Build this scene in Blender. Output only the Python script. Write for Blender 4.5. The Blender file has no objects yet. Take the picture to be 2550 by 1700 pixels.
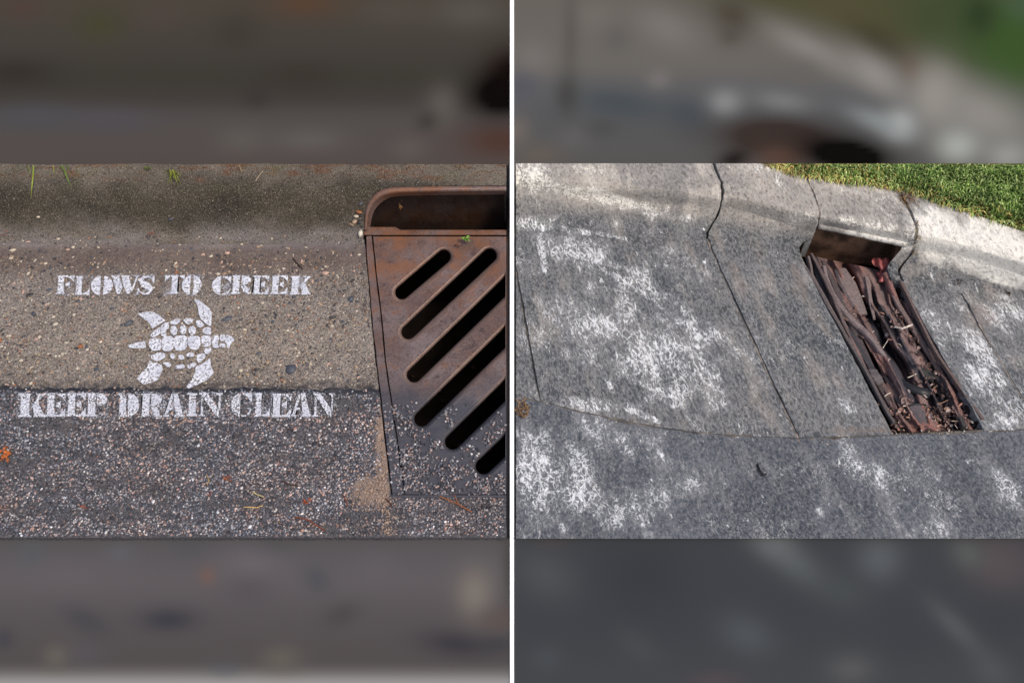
import bpy, bmesh, math, random
import numpy as np
from mathutils import Vector, Matrix
from mathutils.geometry import delaunay_2d_cdt

random.seed(7)
rng = np.random.default_rng(11)
scene = bpy.context.scene
COL = scene.collection

# ------------------------------------------------------------------ camera
TH = math.radians(53.56)          # downward tilt
HC = 1.609                        # camera height
FP = 2168.4                       # focal length in photo pixels (photo is 2550 x 1700)
CX, CY = 1275.0, 850.0
cam_d = bpy.data.cameras.new('camera')
cam = bpy.data.objects.new('camera', cam_d)
COL.objects.link(cam)
cam.location = (0, 0, HC)
cam.rotation_euler = (math.radians(90) - TH, 0, 0)
cam_d.sensor_width = 36.0
cam_d.sensor_fit = 'HORIZONTAL'
cam_d.lens = 36.0 * FP / 2550.0
cam_d.clip_start = 0.02
cam_d.clip_end = 500
scene.camera = cam

# ------------------------------------------------------------------ light
SUN_EL, SUN_AZ = math.radians(56), math.radians(128)   # azimuth clockwise from +Y
world = bpy.data.worlds.new('World')
scene.world = world
world.use_nodes = True
wn = world.node_tree.nodes
sky = wn.new('ShaderNodeTexSky')
sky.sky_type = 'NISHITA'
sky.sun_disc = False
sky.sun_elevation = SUN_EL
sky.sun_rotation = SUN_AZ
sky.dust_density = 4.0
sky.ozone_density = 0.6
world.node_tree.links.new(sky.outputs[0], wn['Background'].inputs[0])
wn['Background'].inputs[1].default_value = 0.15
sun_d = bpy.data.lights.new('sun', 'SUN')
sun_d.energy = 1.5
sun_d.angle = math.radians(11)
sun_d.color = (1.0, 0.93, 0.84)
sun = bpy.data.objects.new('sun', sun_d)
COL.objects.link(sun)
sdir = Vector((math.sin(SUN_AZ) * math.cos(SUN_EL), math.cos(SUN_AZ) * math.cos(SUN_EL), math.sin(SUN_EL)))
sun.rotation_euler = sdir.to_track_quat('Z', 'Y').to_euler()
scene.view_settings.view_transform = 'Standard'
scene.view_settings.look = 'None'
scene.view_settings.gamma = 1.0
scene.view_settings.exposure = 0.15

# ------------------------------------------------------------------ geometry of the place
SN, CS = math.sin(TH), math.cos(TH)

def W(px, py, z=0.0):
    """point of the horizontal plane z seen at photo position px, py (used to survey the ground)"""
    a, b = px - CX, CY - py
    dx, dy, dz = a, b * SN + FP * CS, b * CS - FP * SN
    t = (z - HC) / dz
    return (dx * t, dy * t, z)

def proj(p):
    x, y, z = p[0], p[1], p[2] - HC
    u = y * SN + z * CS
    w = y * CS - z * SN
    return CX + FP * x / w, CY - FP * u / w

def lin(c):
    return tuple(((v / 255.0) / 12.92 if v / 255.0 <= 0.04045 else ((v / 255.0 + 0.055) / 1.055) ** 2.4) for v in c)

def rgba(c, k=1.0):
    return tuple(min(v * k, 0.95) for v in lin(c)) + (1.0,)

def pchip(xs, ys, x):
    xs = np.asarray(xs, float); ys = np.asarray(ys, float)
    h = np.diff(xs); d = np.diff(ys) / h
    m = np.zeros_like(ys)
    for i in range(1, len(xs) - 1):
        if d[i - 1] * d[i] > 0:
            w1, w2 = 2 * h[i] + h[i - 1], h[i] + 2 * h[i - 1]
            m[i] = (w1 + w2) / (w1 / d[i - 1] + w2 / d[i])
    m[0], m[-1] = d[0], d[-1]
    x = np.asarray(x, float)
    i = np.clip(np.searchsorted(xs, x) - 1, 0, len(xs) - 2)
    t = (x - xs[i]) / h[i]
    return ((2 * t**3 - 3 * t**2 + 1) * ys[i] + (t**3 - 2 * t**2 + t) * h[i] * m[i]
            + (-2 * t**3 + 3 * t**2) * ys[i + 1] + (t**3 - t**2) * h[i] * m[i + 1])

def inside(poly, x, y):
    r = False
    n = len(poly)
    j = n - 1
    for i in range(n):
        xi, yi = poly[i]; xj, yj = poly[j]
        if (yi > y) != (yj > y) and x < (xj - xi) * (y - yi) / (yj - yi) + xi:
            r = not r
        j = i
    return r

_n3 = rng.random((40, 40))
def vnoise(x, y):
    """smooth value noise in -1..1"""
    xi, yi = math.floor(x), math.floor(y)
    fx, fy = x - xi, y - yi
    fx, fy = fx * fx * (3 - 2 * fx), fy * fy * (3 - 2 * fy)
    g = lambda i, j: _n3[i % 40, j % 40]
    a = g(xi, yi) * (1 - fx) + g(xi + 1, yi) * fx
    b = g(xi, yi + 1) * (1 - fx) + g(xi + 1, yi + 1) * fx
    return 2 * (a * (1 - fy) + b * fy) - 1

# ------------------------------------------------------------------ object helpers
def new_obj(name, verts, faces, mat=None, parent=None, smooth=False, uv=None, tint=None):
    me = bpy.data.meshes.new(name)
    me.from_pydata([tuple(v) for v in verts], [], [tuple(f) for f in faces])
    if uv is not None:
        lay = me.uv_layers.new(name='UVMap')
        vi = np.zeros(len(me.loops), np.int32); me.loops.foreach_get('vertex_index', vi)
        lay.data.foreach_set('uv', np.asarray(uv, np.float32)[vi].ravel())
    if tint is not None:
        at = me.attributes.new('tint', 'FLOAT_COLOR', 'POINT')
        at.data.foreach_set('color', np.asarray(tint, np.float32).ravel())
    if mat is not None:
        me.materials.append(mat)
    if smooth:
        me.polygons.foreach_set('use_smooth', np.ones(len(me.polygons), bool))
    me.update()
    o = bpy.data.objects.new(name, me)
    COL.objects.link(o)
    if parent is not None:
        o.parent = parent
    return o

def empty(name):
    o = bpy.data.objects.new(name, None)
    o.empty_display_size = 0.05
    COL.objects.link(o)
    return o

def tag(o, label=None, cat=None, group=None, kind=None):
    if label: o['label'] = label
    if cat: o['category'] = cat
    if group: o['group'] = group
    if kind: o['kind'] = kind
    return o

class MB:
    def __init__(self):
        self.v, self.f, self.c = [], [], []
    def add(self, vs, fs, col=None):
        b = len(self.v)
        self.v += [tuple(v) for v in vs]
        self.f += [tuple(i + b for i in f) for f in fs]
        if col is not None:
            self.c += [tuple(col) + (1.0,)] * len(vs)
    def tube(self, pts, rad, n=6, col=None, flat=1.0):
        pts = [Vector(p) for p in pts]
        rr = rad if isinstance(rad, (list, tuple)) else [rad] * len(pts)
        vs, fs = [], []
        for i, p in enumerate(pts):
            d = (pts[min(i + 1, len(pts) - 1)] - pts[max(i - 1, 0)]).normalized()
            s = d.cross(Vector((0, 0, 1)))
            s = s.normalized() if s.length > 1e-4 else Vector((1, 0, 0))
            t = s.cross(d).normalized()
            for k in range(n):
                a = 2 * math.pi * k / n
                vs.append(p + (s * math.cos(a) + t * math.sin(a) * flat) * rr[i])
        for i in range(len(pts) - 1):
            for k in range(n):
                k2 = (k + 1) % n
                fs.append((i * n + k, i * n + k2, (i + 1) * n + k2, (i + 1) * n + k))
        fs.append(tuple(range(n))[::-1]); fs.append(tuple(range((len(pts) - 1) * n, len(pts) * n)))
        self.add(vs, fs, col)
    def slab(self, pts, wid, thick, col=None, tilt=0.0):
        """a strip with thickness along pts (world), wid per point, tilted about its length"""
        pts = [Vector(p) for p in pts]
        vs, fs = [], []
        for i, p in enumerate(pts):
            d = (pts[min(i + 1, len(pts) - 1)] - pts[max(i - 1, 0)]).normalized()
            s = d.cross(Vector((0, 0, 1))).normalized()
            t = s.cross(d).normalized()
            tl = tilt[i] if isinstance(tilt, (list, tuple)) else tilt
            s2 = s * math.cos(tl) + t * math.sin(tl)
            t2 = t * math.cos(tl) - s * math.sin(tl)
            w = wid[i] if isinstance(wid, (list, tuple)) else wid
            b = min(thick * 0.35, w * 0.15)
            for sx, tz in ((-1, -1), (1, -1), (1, 0.3), (1 - b / w * 2, 1), (-1 + b / w * 2, 1), (-1, 0.3)):
                vs.append(p + s2 * (sx * w / 2) + t2 * (tz * thick / 2))
        n = 6
        for i in range(len(pts) - 1):
            for k in range(n):
                k2 = (k + 1) % n
                fs.append((i * n + k, i * n + k2, (i + 1) * n + k2, (i + 1) * n + k))
        fs.append(tuple(range(n))[::-1]); fs.append(tuple(range((len(pts) - 1) * n, len(pts) * n)))
        self.add(vs, fs, col)
    def blade(self, pts, wid, col=None, roll=0.0):
        """a thin leaf or grass blade with a V fold"""
        pts = [Vector(p) for p in pts]
        vs, fs = [], []
        n = len(pts)
        for i, p in enumerate(pts):
            d = (pts[min(i + 1, n - 1)] - pts[max(i - 1, 0)]).normalized()
            s = d.cross(Vector((math.sin(roll), math.cos(roll) * 0.3, 1))).normalized()
            t = s.cross(d).normalized()
            w = wid[i] if isinstance(wid, (list, tuple)) else wid * (1 - (i / (n - 1)) ** 2 * 0.95)
            vs += [p - s * w / 2, p - t * w * 0.18, p + s * w / 2]
        for i in range(n - 1):
            a = i * 3; b = a + 3
            fs += [(a, a + 1, b + 1, b), (a + 1, a + 2, b + 2, b + 1)]
        self.add(vs, fs, col)
    def build(self, name, mat, parent=None, smooth=False):
        return new_obj(name, self.v, self.f, mat, parent, smooth, tint=self.c if self.c else None)

# icosahedron for stones
_g = (1 + 5 ** 0.5) / 2
ICO_V = np.array([(-1, _g, 0), (1, _g, 0), (-1, -_g, 0), (1, -_g, 0), (0, -1, _g), (0, 1, _g), (0, -1, -_g), (0, 1, -_g),
                  (_g, 0, -1), (_g, 0, 1), (-_g, 0, -1), (-_g, 0, 1)], float) / math.sqrt(1 + _g * _g)
ICO_F = np.array([(0, 11, 5), (0, 5, 1), (0, 1, 7), (0, 7, 10), (0, 10, 11), (1, 5, 9), (5, 11, 4), (11, 10, 2), (10, 7, 6),
                  (7, 1, 8), (3, 9, 4), (3, 4, 2), (3, 2, 6), (3, 6, 8), (3, 8, 9), (4, 9, 5), (2, 4, 11), (6, 2, 10), (8, 6, 7), (9, 8, 1)])

def stones(name, pos, rad, cols, mat, parent=None, flat=(0.45, 0.8), ang=0.22):
    """many stones as one mesh; pos n x 3 centres, rad n radii"""
    n = len(pos)
    R = rng.normal(size=(n, 3, 3))
    q, _ = np.linalg.qr(R)
    v = np.einsum('nij,kj->nki', q, ICO_V)
    v *= 1 + ang * rng.normal(size=(n, 12, 1))
    v *= np.asarray(rad)[:, None, None]
    el = rng.uniform(0.75, 1.35, size=(n, 1))
    v[:, :, 0] *= el; v[:, :, 1] /= el
    a = rng.uniform(0, 6.28, size=(n, 1))
    x, y = v[:, :, 0].copy(), v[:, :, 1].copy()
    v[:, :, 0], v[:, :, 1] = x * np.cos(a) - y * np.sin(a), x * np.sin(a) + y * np.cos(a)
    v[:, :, 2] *= rng.uniform(flat[0], flat[1], size=(n, 1))
    v += np.asarray(pos)[:, None, :]
    f = (ICO_F[None] + (np.arange(n) * 12)[:, None, None]).reshape(-1, 3)
    tint = np.ones((n, 12, 4), np.float32)
    tint[:, :, :3] = np.asarray(cols)[:, None, :]
    me = bpy.data.meshes.new(name)
    me.vertices.add(n * 12); me.vertices.foreach_set('co', v.reshape(-1).astype(np.float32))
    me.loops.add(len(f) * 3); me.loops.foreach_set('vertex_index', f.reshape(-1).astype(np.int32))
    me.polygons.add(len(f))
    me.polygons.foreach_set('loop_start', (np.arange(len(f)) * 3).astype(np.int32))
    at = me.attributes.new('tint', 'FLOAT_COLOR', 'POINT')
    at.data.foreach_set('color', tint.reshape(-1))
    me.materials.append(mat)
    me.update(calc_edges=True)
    o = bpy.data.objects.new(name, me)
    COL.objects.link(o)
    if parent is not None: o.parent = parent
    o['kind'] = 'stuff'
    return o

# ------------------------------------------------------------------ material helpers
class NT:
    def __init__(self, name, rough=0.9, spec=0.3):
        self.m = bpy.data.materials.new(name)
        self.m.use_nodes = True
        self.t = self.m.node_tree
        self.n = self.t.nodes
        self.b = self.n['Principled BSDF']
        self.b.inputs['Roughness'].default_value = rough
        self.b.inputs['Specular IOR Level'].default_value = spec
        self.tc = self.n.new('ShaderNodeTexCoord')
        self.co = self.tc.outputs['Object']
    def link(self, a, b): self.t.links.new(a, b)
    def setin(self, sock, v):
        if hasattr(v, 'node'): self.link(v, sock)
        else: sock.default_value = v
    def mapping(self, co, scale=(1, 1, 1), rot=(0, 0, 0), loc=(0, 0, 0), typ='POINT'):
        m = self.n.new('ShaderNodeMapping'); m.vector_type = typ
        self.link(co, m.inputs['Vector'])
        m.inputs['Scale'].default_value = scale; m.inputs['Rotation'].default_value = rot; m.inputs['Location'].default_value = loc
        return m.outputs[0]
    def noise(self, scale, detail=3, rough=0.6, dist=0.0, co=None, out='Fac'):
        x = self.n.new('ShaderNodeTexNoise')
        self.link(co or self.co, x.inputs['Vector'])
        x.inputs['Scale'].default_value = scale; x.inputs['Detail'].default_value = detail
        x.inputs['Roughness'].default_value = rough; x.inputs['Distortion'].default_value = dist
        return x.outputs[out]
    def voronoi(self, scale, co=None, feature='F1', out='Distance', rand=1.0):
        x = self.n.new('ShaderNodeTexVoronoi'); x.feature = feature
        self.link(co or self.co, x.inputs['Vector'])
        x.inputs['Scale'].default_value = scale; x.inputs['Randomness'].default_value = rand
        return x.outputs[out]
    def math(self, op, a, b=0.0, c=None):
        x = self.n.new('ShaderNodeMath'); x.operation = op
        self.setin(x.inputs[0], a); self.setin(x.inputs[1], b)
        if c is not None: self.setin(x.inputs[2], c)
        return x.outputs[0]
    def rng(self, v, a, b, c=0.0, d=1.0, smooth=True):
        x = self.n.new('ShaderNodeMapRange'); x.interpolation_type = 'SMOOTHSTEP' if smooth else 'LINEAR'
        self.setin(x.inputs[0], v)
        for i, q in enumerate((a, b, c, d)): self.setin(x.inputs[i + 1], q)
        return x.outputs[0]
    def mix(self, f, a, b, mode='MIX'):
        x = self.n.new('ShaderNodeMix'); x.data_type = 'RGBA'; x.blend_type = mode
        self.setin(x.inputs[0], f); self.setin(x.inputs[6], a); self.setin(x.inputs[7], b)
        return x.outputs[2]
    def ramp(self, v, stops, interp='LINEAR'):
        x = self.n.new('ShaderNodeValToRGB'); self.link(v, x.inputs[0])
        x.color_ramp.interpolation = interp
        e = x.color_ramp.elements
        while len(e) < len(stops): e.new(0.5)
        for el, (p, c) in zip(e, stops):
            el.position = p; el.color = c
        return x.outputs[0]
    def attr(self, name):
        x = self.n.new('ShaderNodeAttribute'); x.attribute_name = name
        return x.outputs['Color']
    def sep(self, co=None):
        x = self.n.new('ShaderNodeSeparateXYZ'); self.link(co or self.co, x.inputs[0]); return x.outputs
    def spot(self, cx, cy, rx, ry, rot=0.0):
        """soft round patch in object x, y : exp(-r^2)"""
        v = self.mapping(self.co, (rx, ry, 1.0), (0, 0, rot), (cx, cy, 0), 'TEXTURE')
        s = self.sep(v)
        r = self.math('ADD', self.math('MULTIPLY', s[0], s[0]), self.math('MULTIPLY', s[1], s[1]))
        return self.math('EXPONENT', self.math('MULTIPLY', r, -1.0))
    def pspot(self, px, py, rx, ry, rot=0.0, z=0.0):
        c = W(px, py, z)
        mx = W(px + 1, py, z)[0] - c[0]
        my = W(px, py - 1, z)[1] - c[1]
        return self.spot(c[0], c[1], rx * mx, ry * my, rot)
    def bump(self, h, strength=0.5, dist=0.002, normal=None):
        x = self.n.new('ShaderNodeBump')
        x.inputs['Strength'].default_value = strength; x.inputs['Distance'].default_value = dist
        self.link(h, x.inputs['Height'])
        if normal is not None: self.link(normal, x.inputs['Normal'])
        return x.outputs[0]
    def done(self, col, normal=None, rough=None, metal=None):
        self.setin(self.b.inputs['Base Color'], col)
        if normal is not None: self.link(normal, self.b.inputs['Normal'])
        if rough is not None: self.setin(self.b.inputs['Roughness'], rough)
        if metal is not None: self.setin(self.b.inputs['Metallic'], metal)
        return self.m

def ymask(nt, py0, py1, z=0.0, wob=0.0, wobscale=20):
    """0 at photo row py0, 1 at row py1, on plane z (a stain running along the kerb)"""
    y = nt.sep()[1]
    if wob:
        n = nt.noise(wobscale, 3)
        y = nt.math('ADD', y, nt.math('MULTIPLY', nt.math('SUBTRACT', n, 0.5), wob))
    return nt.rng(y, W(CX, py0, z)[1], W(CX, py1, z)[1])

# --- simple plain materials
def plain(name, c, rough=0.9, spec=0.3, var=0.25, scale=150, bump=0.3, metal=0.0):
    nt = NT(name, rough, spec)
    n = nt.noise(scale, 4)
    f = nt.rng(n, 0.3, 0.7)
    col = nt.mix(f, rgba(c, 1 - var), rgba(c, 1 + var))
    return nt.done(col, nt.bump(n, bump, 0.001), metal=metal)

def tinted(name, rough=0.8, spec=0.3, scale=400, lo=0.7, hi=1.25):
    nt = NT(name, rough, spec)
    n = nt.noise(scale, 3)
    g = nt.rng(n, 0.3, 0.7, lo, hi)
    x = nt.n.new('ShaderNodeVectorMath'); x.operation = 'SCALE'
    nt.link(nt.attr('tint'), x.inputs[0]); nt.link(g, x.inputs['Scale'])
    return nt.done(x.outputs[0], nt.bump(n, 0.35, 0.0008))

M_STONE = tinted('stone_tints', 0.62, 0.4, 900)
M_PLANT = tinted('plant_tints', 0.6, 0.3, 300, 0.8, 1.2)
M_LITTER = tinted('litter_tints', 0.8, 0.25, 250, 0.65, 1.25)

def m_white_floor():
    nt = NT('white_floor', 0.8, 0.2)
    return nt.done(rgba((252, 252, 252)))

def m_gutter():
    nt = NT('weathered_gutter_concrete', 0.85, 0.3)
    big = nt.noise(5.5, 4, 0.6)
    mid = nt.noise(26, 4, 0.6)
    fine = nt.noise(230, 5, 0.75)
    col = nt.mix(nt.rng(big, 0.36, 0.64), rgba((112, 103, 97)), rgba((136, 127, 119)))
    col = nt.mix(nt.rng(mid, 0.45, 0.72, 0, 0.75), col, rgba((104, 95, 90)))
    # warmer worn middle of the gutter
    w = nt.pspot(480, 850, 520, 90)
    col = nt.mix(nt.math('MULTIPLY', w, 0.55), col, rgba((146, 134, 121)))
    # grain
    col = nt.mix(nt.rng(fine, 0.52, 0.68, 0, 0.85), col, rgba((196, 180, 164)))
    col = nt.mix(nt.rng(fine, 0.50, 0.36, 0, 0.85), col, rgba((46, 40, 36)))
    v = nt.voronoi(330, out='Color'); vd = nt.voronoi(330)
    vs = nt.sep(v)
    col = nt.mix(nt.math('MULTIPLY', nt.rng(vs[0], 0.86, 0.88), nt.rng(vd, 0.45, 0.3)), col, rgba((190, 178, 160)))
    col = nt.mix(nt.math('MULTIPLY', nt.rng(vs[1], 0.84, 0.86), nt.rng(vd, 0.5, 0.3)), col, rgba((52, 50, 52)))
    # pale silty residue and wet sheen, painted into the flow-line colour
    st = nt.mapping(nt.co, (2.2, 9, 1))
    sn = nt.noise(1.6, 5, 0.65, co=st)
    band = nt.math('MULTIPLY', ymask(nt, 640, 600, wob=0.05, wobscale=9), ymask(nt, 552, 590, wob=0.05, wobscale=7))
    silt_sheen = nt.math('MULTIPLY', band, nt.rng(sn, 0.36, 0.6, 0.2, 0.9))
    col = nt.mix(silt_sheen, col, rgba((134, 129, 130)))
    # reddish dirt below the pale band
    rd = nt.math('MULTIPLY', ymask(nt, 720, 650, wob=0.08, wobscale=6), ymask(nt, 590, 625, wob=0.05, wobscale=7))
    col = nt.mix(nt.math('MULTIPLY', rd, 0.6), col, rgba((92, 76, 69)))
    tar = nt.math('MULTIPLY', ymask(nt, 940, 966, wob=0.03, wobscale=30), nt.rng(nt.noise(45, 4), 0.35, 0.62))
    col = nt.mix(nt.math('MULTIPLY', tar, 0.85), col, rgba((44, 43, 47)))
    bp = nt.bump(fine, 0.8, 0.0035)
    return nt.done(col, bp, nt.rng(silt_sheen, 0, 1, 0.86, 0.6))

def m_kerb_left():
    nt = NT('mossy_kerb_concrete', 0.9, 0.25)
    st = nt.mapping(nt.co, (1.5, 0.8, 0.8))
    big = nt.noise(7, 4, 0.6)
    fine = nt.noise(300, 4, 0.75, co=st)
    col = nt.mix(nt.rng(big, 0.35, 0.65), rgba((96, 88, 77)), rgba((116, 107, 95)))
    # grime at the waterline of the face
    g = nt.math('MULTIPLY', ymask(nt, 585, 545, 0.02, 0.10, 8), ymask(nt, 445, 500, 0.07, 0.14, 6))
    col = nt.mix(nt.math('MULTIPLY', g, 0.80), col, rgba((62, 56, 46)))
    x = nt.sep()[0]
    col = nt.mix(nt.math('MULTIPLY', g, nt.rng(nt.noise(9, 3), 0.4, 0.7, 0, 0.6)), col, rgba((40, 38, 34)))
    # pale residue and painted wet sheen carried up the toe
    s = ymask(nt, 555, 590, 0.01, 0.05, 8)
    col = nt.mix(nt.math('MULTIPLY', s, nt.rng(nt.noise(2.0, 4, co=nt.mapping(nt.co, (2.2, 9, 1))), 0.35, 0.6, 0.1, 0.6)), col, rgba((130, 124, 124)))
    # rusty moss along the back of the kerb
    m = nt.math('MULTIPLY', ymask(nt, 462, 430, 0.1, 0.07, 14), nt.rng(nt.noise(34, 4, 0.7, co=nt.mapping(nt.co, (0.5, 1.4, 1))), 0.47, 0.66))
    col = nt.mix(nt.math('MULTIPLY', m, 0.8), col, rgba((106, 66, 40)))
    col = nt.mix(nt.math('MULTIPLY', ymask(nt, 520, 409, 0.1, 0.1, 10), nt.rng(nt.noise(18, 3), 0.5, 0.7, 0, 0.4)), col, rgba((94, 92, 54)))
    col = nt.mix(nt.rng(fine, 0.54, 0.70, 0, 0.75), col, rgba((168, 156, 140)))
    col = nt.mix(nt.rng(fine, 0.49, 0.35, 0, 0.9), col, rgba((28, 25, 21)))
    pd = nt.voronoi(210)
    pc = nt.sep(nt.voronoi(210, out='Color'))
    pit = nt.math('MULTIPLY', nt.rng(pd, 0.34, 0.2), nt.rng(pc[0], 0.7, 0.74))
    col = nt.mix(nt.math('MULTIPLY', pit, 0.85), col, rgba((22, 20, 18)))
    h = nt.math('SUBTRACT', fine, nt.math('MULTIPLY', pit, 0.6))
    return nt.done(col, nt.bump(h, 0.8, 0.0035))

def m_asphalt_left():
    nt = NT('old_bitumen', 0.8, 0.35)
    n = nt.noise(320, 4, 0.7)
    b = nt.noise(14, 3)
    col = nt.mix(nt.rng(n, 0.4, 0.65), rgba((58, 57, 61)), rgba((104, 100, 101)))
    col = nt.mix(nt.rng(b, 0.55, 0.75, 0, 0.4), col, rgba((104, 92, 84)))
    sand = nt.math('MAXIMUM', nt.math('MULTIPLY', nt.pspot(925, 1225, 55, 45), 1.0), nt.pspot(955, 1100, 22, 130, 0.06))
    col = nt.mix(nt.rng(nt.math('ADD', sand, nt.math('MULTIPLY', nt.math('SUBTRACT', nt.noise(40, 4), 0.5), 0.7)), 0.35, 0.7, 0, 0.9), col, rgba((142, 122, 108)))
    # fresh tar where the asphalt laps onto the concrete
    tar = nt.math('MULTIPLY', ymask(nt, 992, 972, wob=0.03, wobscale=22), nt.rng(nt.noise(12, 3), 0.3, 0.55, 0.5, 1.0))
    col = nt.mix(tar, col, rgba((40, 41, 48)))
    return nt.done(col, nt.bump(n, 0.8, 0.003))

def m_rust(name='rusty_cast_iron', dark=0.0, worn=False):
    nt = NT(name, 0.5, 0.5)
    big = nt.noise(7, 4, 0.65)
    mid = nt.noise(38, 5, 0.7)
    fine = nt.noise(260, 4, 0.7)
    col = nt.mix(nt.rng(big, 0.35, 0.65), rgba((108, 86, 78)), rgba((126, 110, 106)))
    col = nt.mix(nt.rng(mid, 0.52, 0.72, 0, 0.75), col, rgba((124, 78, 46)))
    col = nt.mix(nt.rng(mid, 0.45, 0.30, 0, 0.7), col, rgba((66, 52, 50)))
    col = nt.mix(nt.rng(fine, 0.5, 0.34, 0, 0.7), col, rgba((44, 34, 30)))
    col = nt.mix(nt.rng(fine, 0.58, 0.74, 0, 0.5), col, rgba((146, 122, 108)))
    col = nt.mix(nt.math('MULTIPLY', ymask(nt, 820, 640, 0, 0.2, 7), nt.rng(nt.noise(16, 5, 0.7), 0.42, 0.62, 0.1, 0.75)), col, rgba((136, 90, 60)))
    if worn: col = nt.mix(nt.rng(fine, 0.35, 0.6, 0.25, 0.8), col, rgba((152, 126, 112)))
    # blue-grey road film on the lower end of the casting
    film = nt.math('MULTIPLY', ymask(nt, 905, 1030, 0, 0.14, 9), 0.93)
    col = nt.mix(film, col, rgba((74, 74, 80)))
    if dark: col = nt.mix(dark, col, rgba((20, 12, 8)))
    h = nt.math('ADD', nt.math('MULTIPLY', mid, 0.8), fine)
    return nt.done(col, nt.bump(h, 0.45, 0.002), nt.rng(mid, 0.35, 0.7, 0.36, 0.66), 0.25)

def m_paint(name, worn, co_scale=1.0):
    nt = NT(name, 0.75, 0.3)
    n = nt.noise(190 * co_scale, 4, 0.7)
    b = nt.noise(30, 3)
    col = nt.mix(nt.rng(b, 0.35, 0.7), rgba((224, 225, 231)), rgba((192, 194, 204)))
    col = nt.mix(nt.rng(n, 0.54, 0.36, 0, 0.85), col, rgba((128, 122, 122)))
    a = nt.math('ADD', nt.math('MULTIPLY', n, 0.75), nt.math('MULTIPLY', b, 0.4))
    hole = nt.rng(a, worn - 0.045, worn + 0.05)
    tr = nt.n.new('ShaderNodeBsdfTransparent')
    mx = nt.n.new('ShaderNodeMixShader')
    nt.done(col, nt.bump(n, 0.5, 0.002))
    nt.link(hole, mx.inputs[0]); nt.link(tr.outputs[0], mx.inputs[1]); nt.link(nt.b.outputs[0], mx.inputs[2])
    nt.link(mx.outputs[0], nt.n['Material Output'].inputs['Surface'])
    return nt.m

def m_print(name):
    """blurred image printed on a flat panel: ink colours come from the sheet itself"""
    nt = NT(name, 1.0, 0.0)
    g = nt.noise(900, 2, 0.5)
    col = nt.mix(nt.rng(g, 0.2, 0.8, 0.0, 0.05), nt.attr('tint'), rgba((90, 88, 86)))
    return nt.done(col)

def ink(ramp, spots, P):
    """colour of a soft printed picture at photo positions P (n x 2): rows of base tone plus soft blots"""
    rp = sorted(ramp)
    C = np.stack([pchip([r[0] for r in rp], [lin(r[1])[k] for r in rp], np.clip(P[:, 1], rp[0][0], rp[-1][0])) for k in range(3)], 1)
    for (px, py, rx, ry, rot, c, s_) in spots:
        dx, dy = P[:, 0] - px, P[:, 1] - py
        a = math.radians(-rot)
        u, v = (dx * math.cos(a) + dy * math.sin(a)) / rx, (-dx * math.sin(a) + dy * math.cos(a)) / ry
        g = np.minimum(np.exp(-(u * u + v * v)) * s_, 1.0)[:, None]
        C = C * (1 - g) + np.array(lin(c)) * g
    return C * PRINT_K
PRINT_K = np.array((0.86, 0.86, 0.83))

# ================================================================== the white floor and the printed panels
ZF, ZP = -0.014, -0.009

def plate(name, quads, z, mat, parent=None):
    vs, fs = [], []
    for q in quads:
        b = len(vs)
        vs += [W(px, py, z) for px, py in q]
        fs.append((b, b + 1, b + 2, b + 3))
    return new_obj(name, vs, fs, mat, parent)

# the floor sheet is open under the two ground blocks, whose drains reach below it
fx0, fx1, fya, fyb = -6.0, 6.0, -0.25, 7.0
yb, yt = W(CX, 1300, 0)[1], W(CX, 420, 0)[1]
xl0, xl1 = W(-75, 1300)[0], W(1266, 600)[0]
xr0, xr1 = W(1282, 600)[0], W(2600, 1300)[0]
fv = [(x, y, ZF) for y in (fya, yb, yt, fyb) for x in (fx0, xl0, xl1, xr0, xr1, fx1)]
ff = []
for j in range(3):
    for i in range(5):
        if j == 1 and i in (1, 3): continue
        a = j * 6 + i
        ff.append((a, a + 1, a + 7, a + 6))
tag(new_obj('floor', fv, ff, m_white_floor()), 'plain white floor under the panels and ground blocks', kind='structure')

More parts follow.
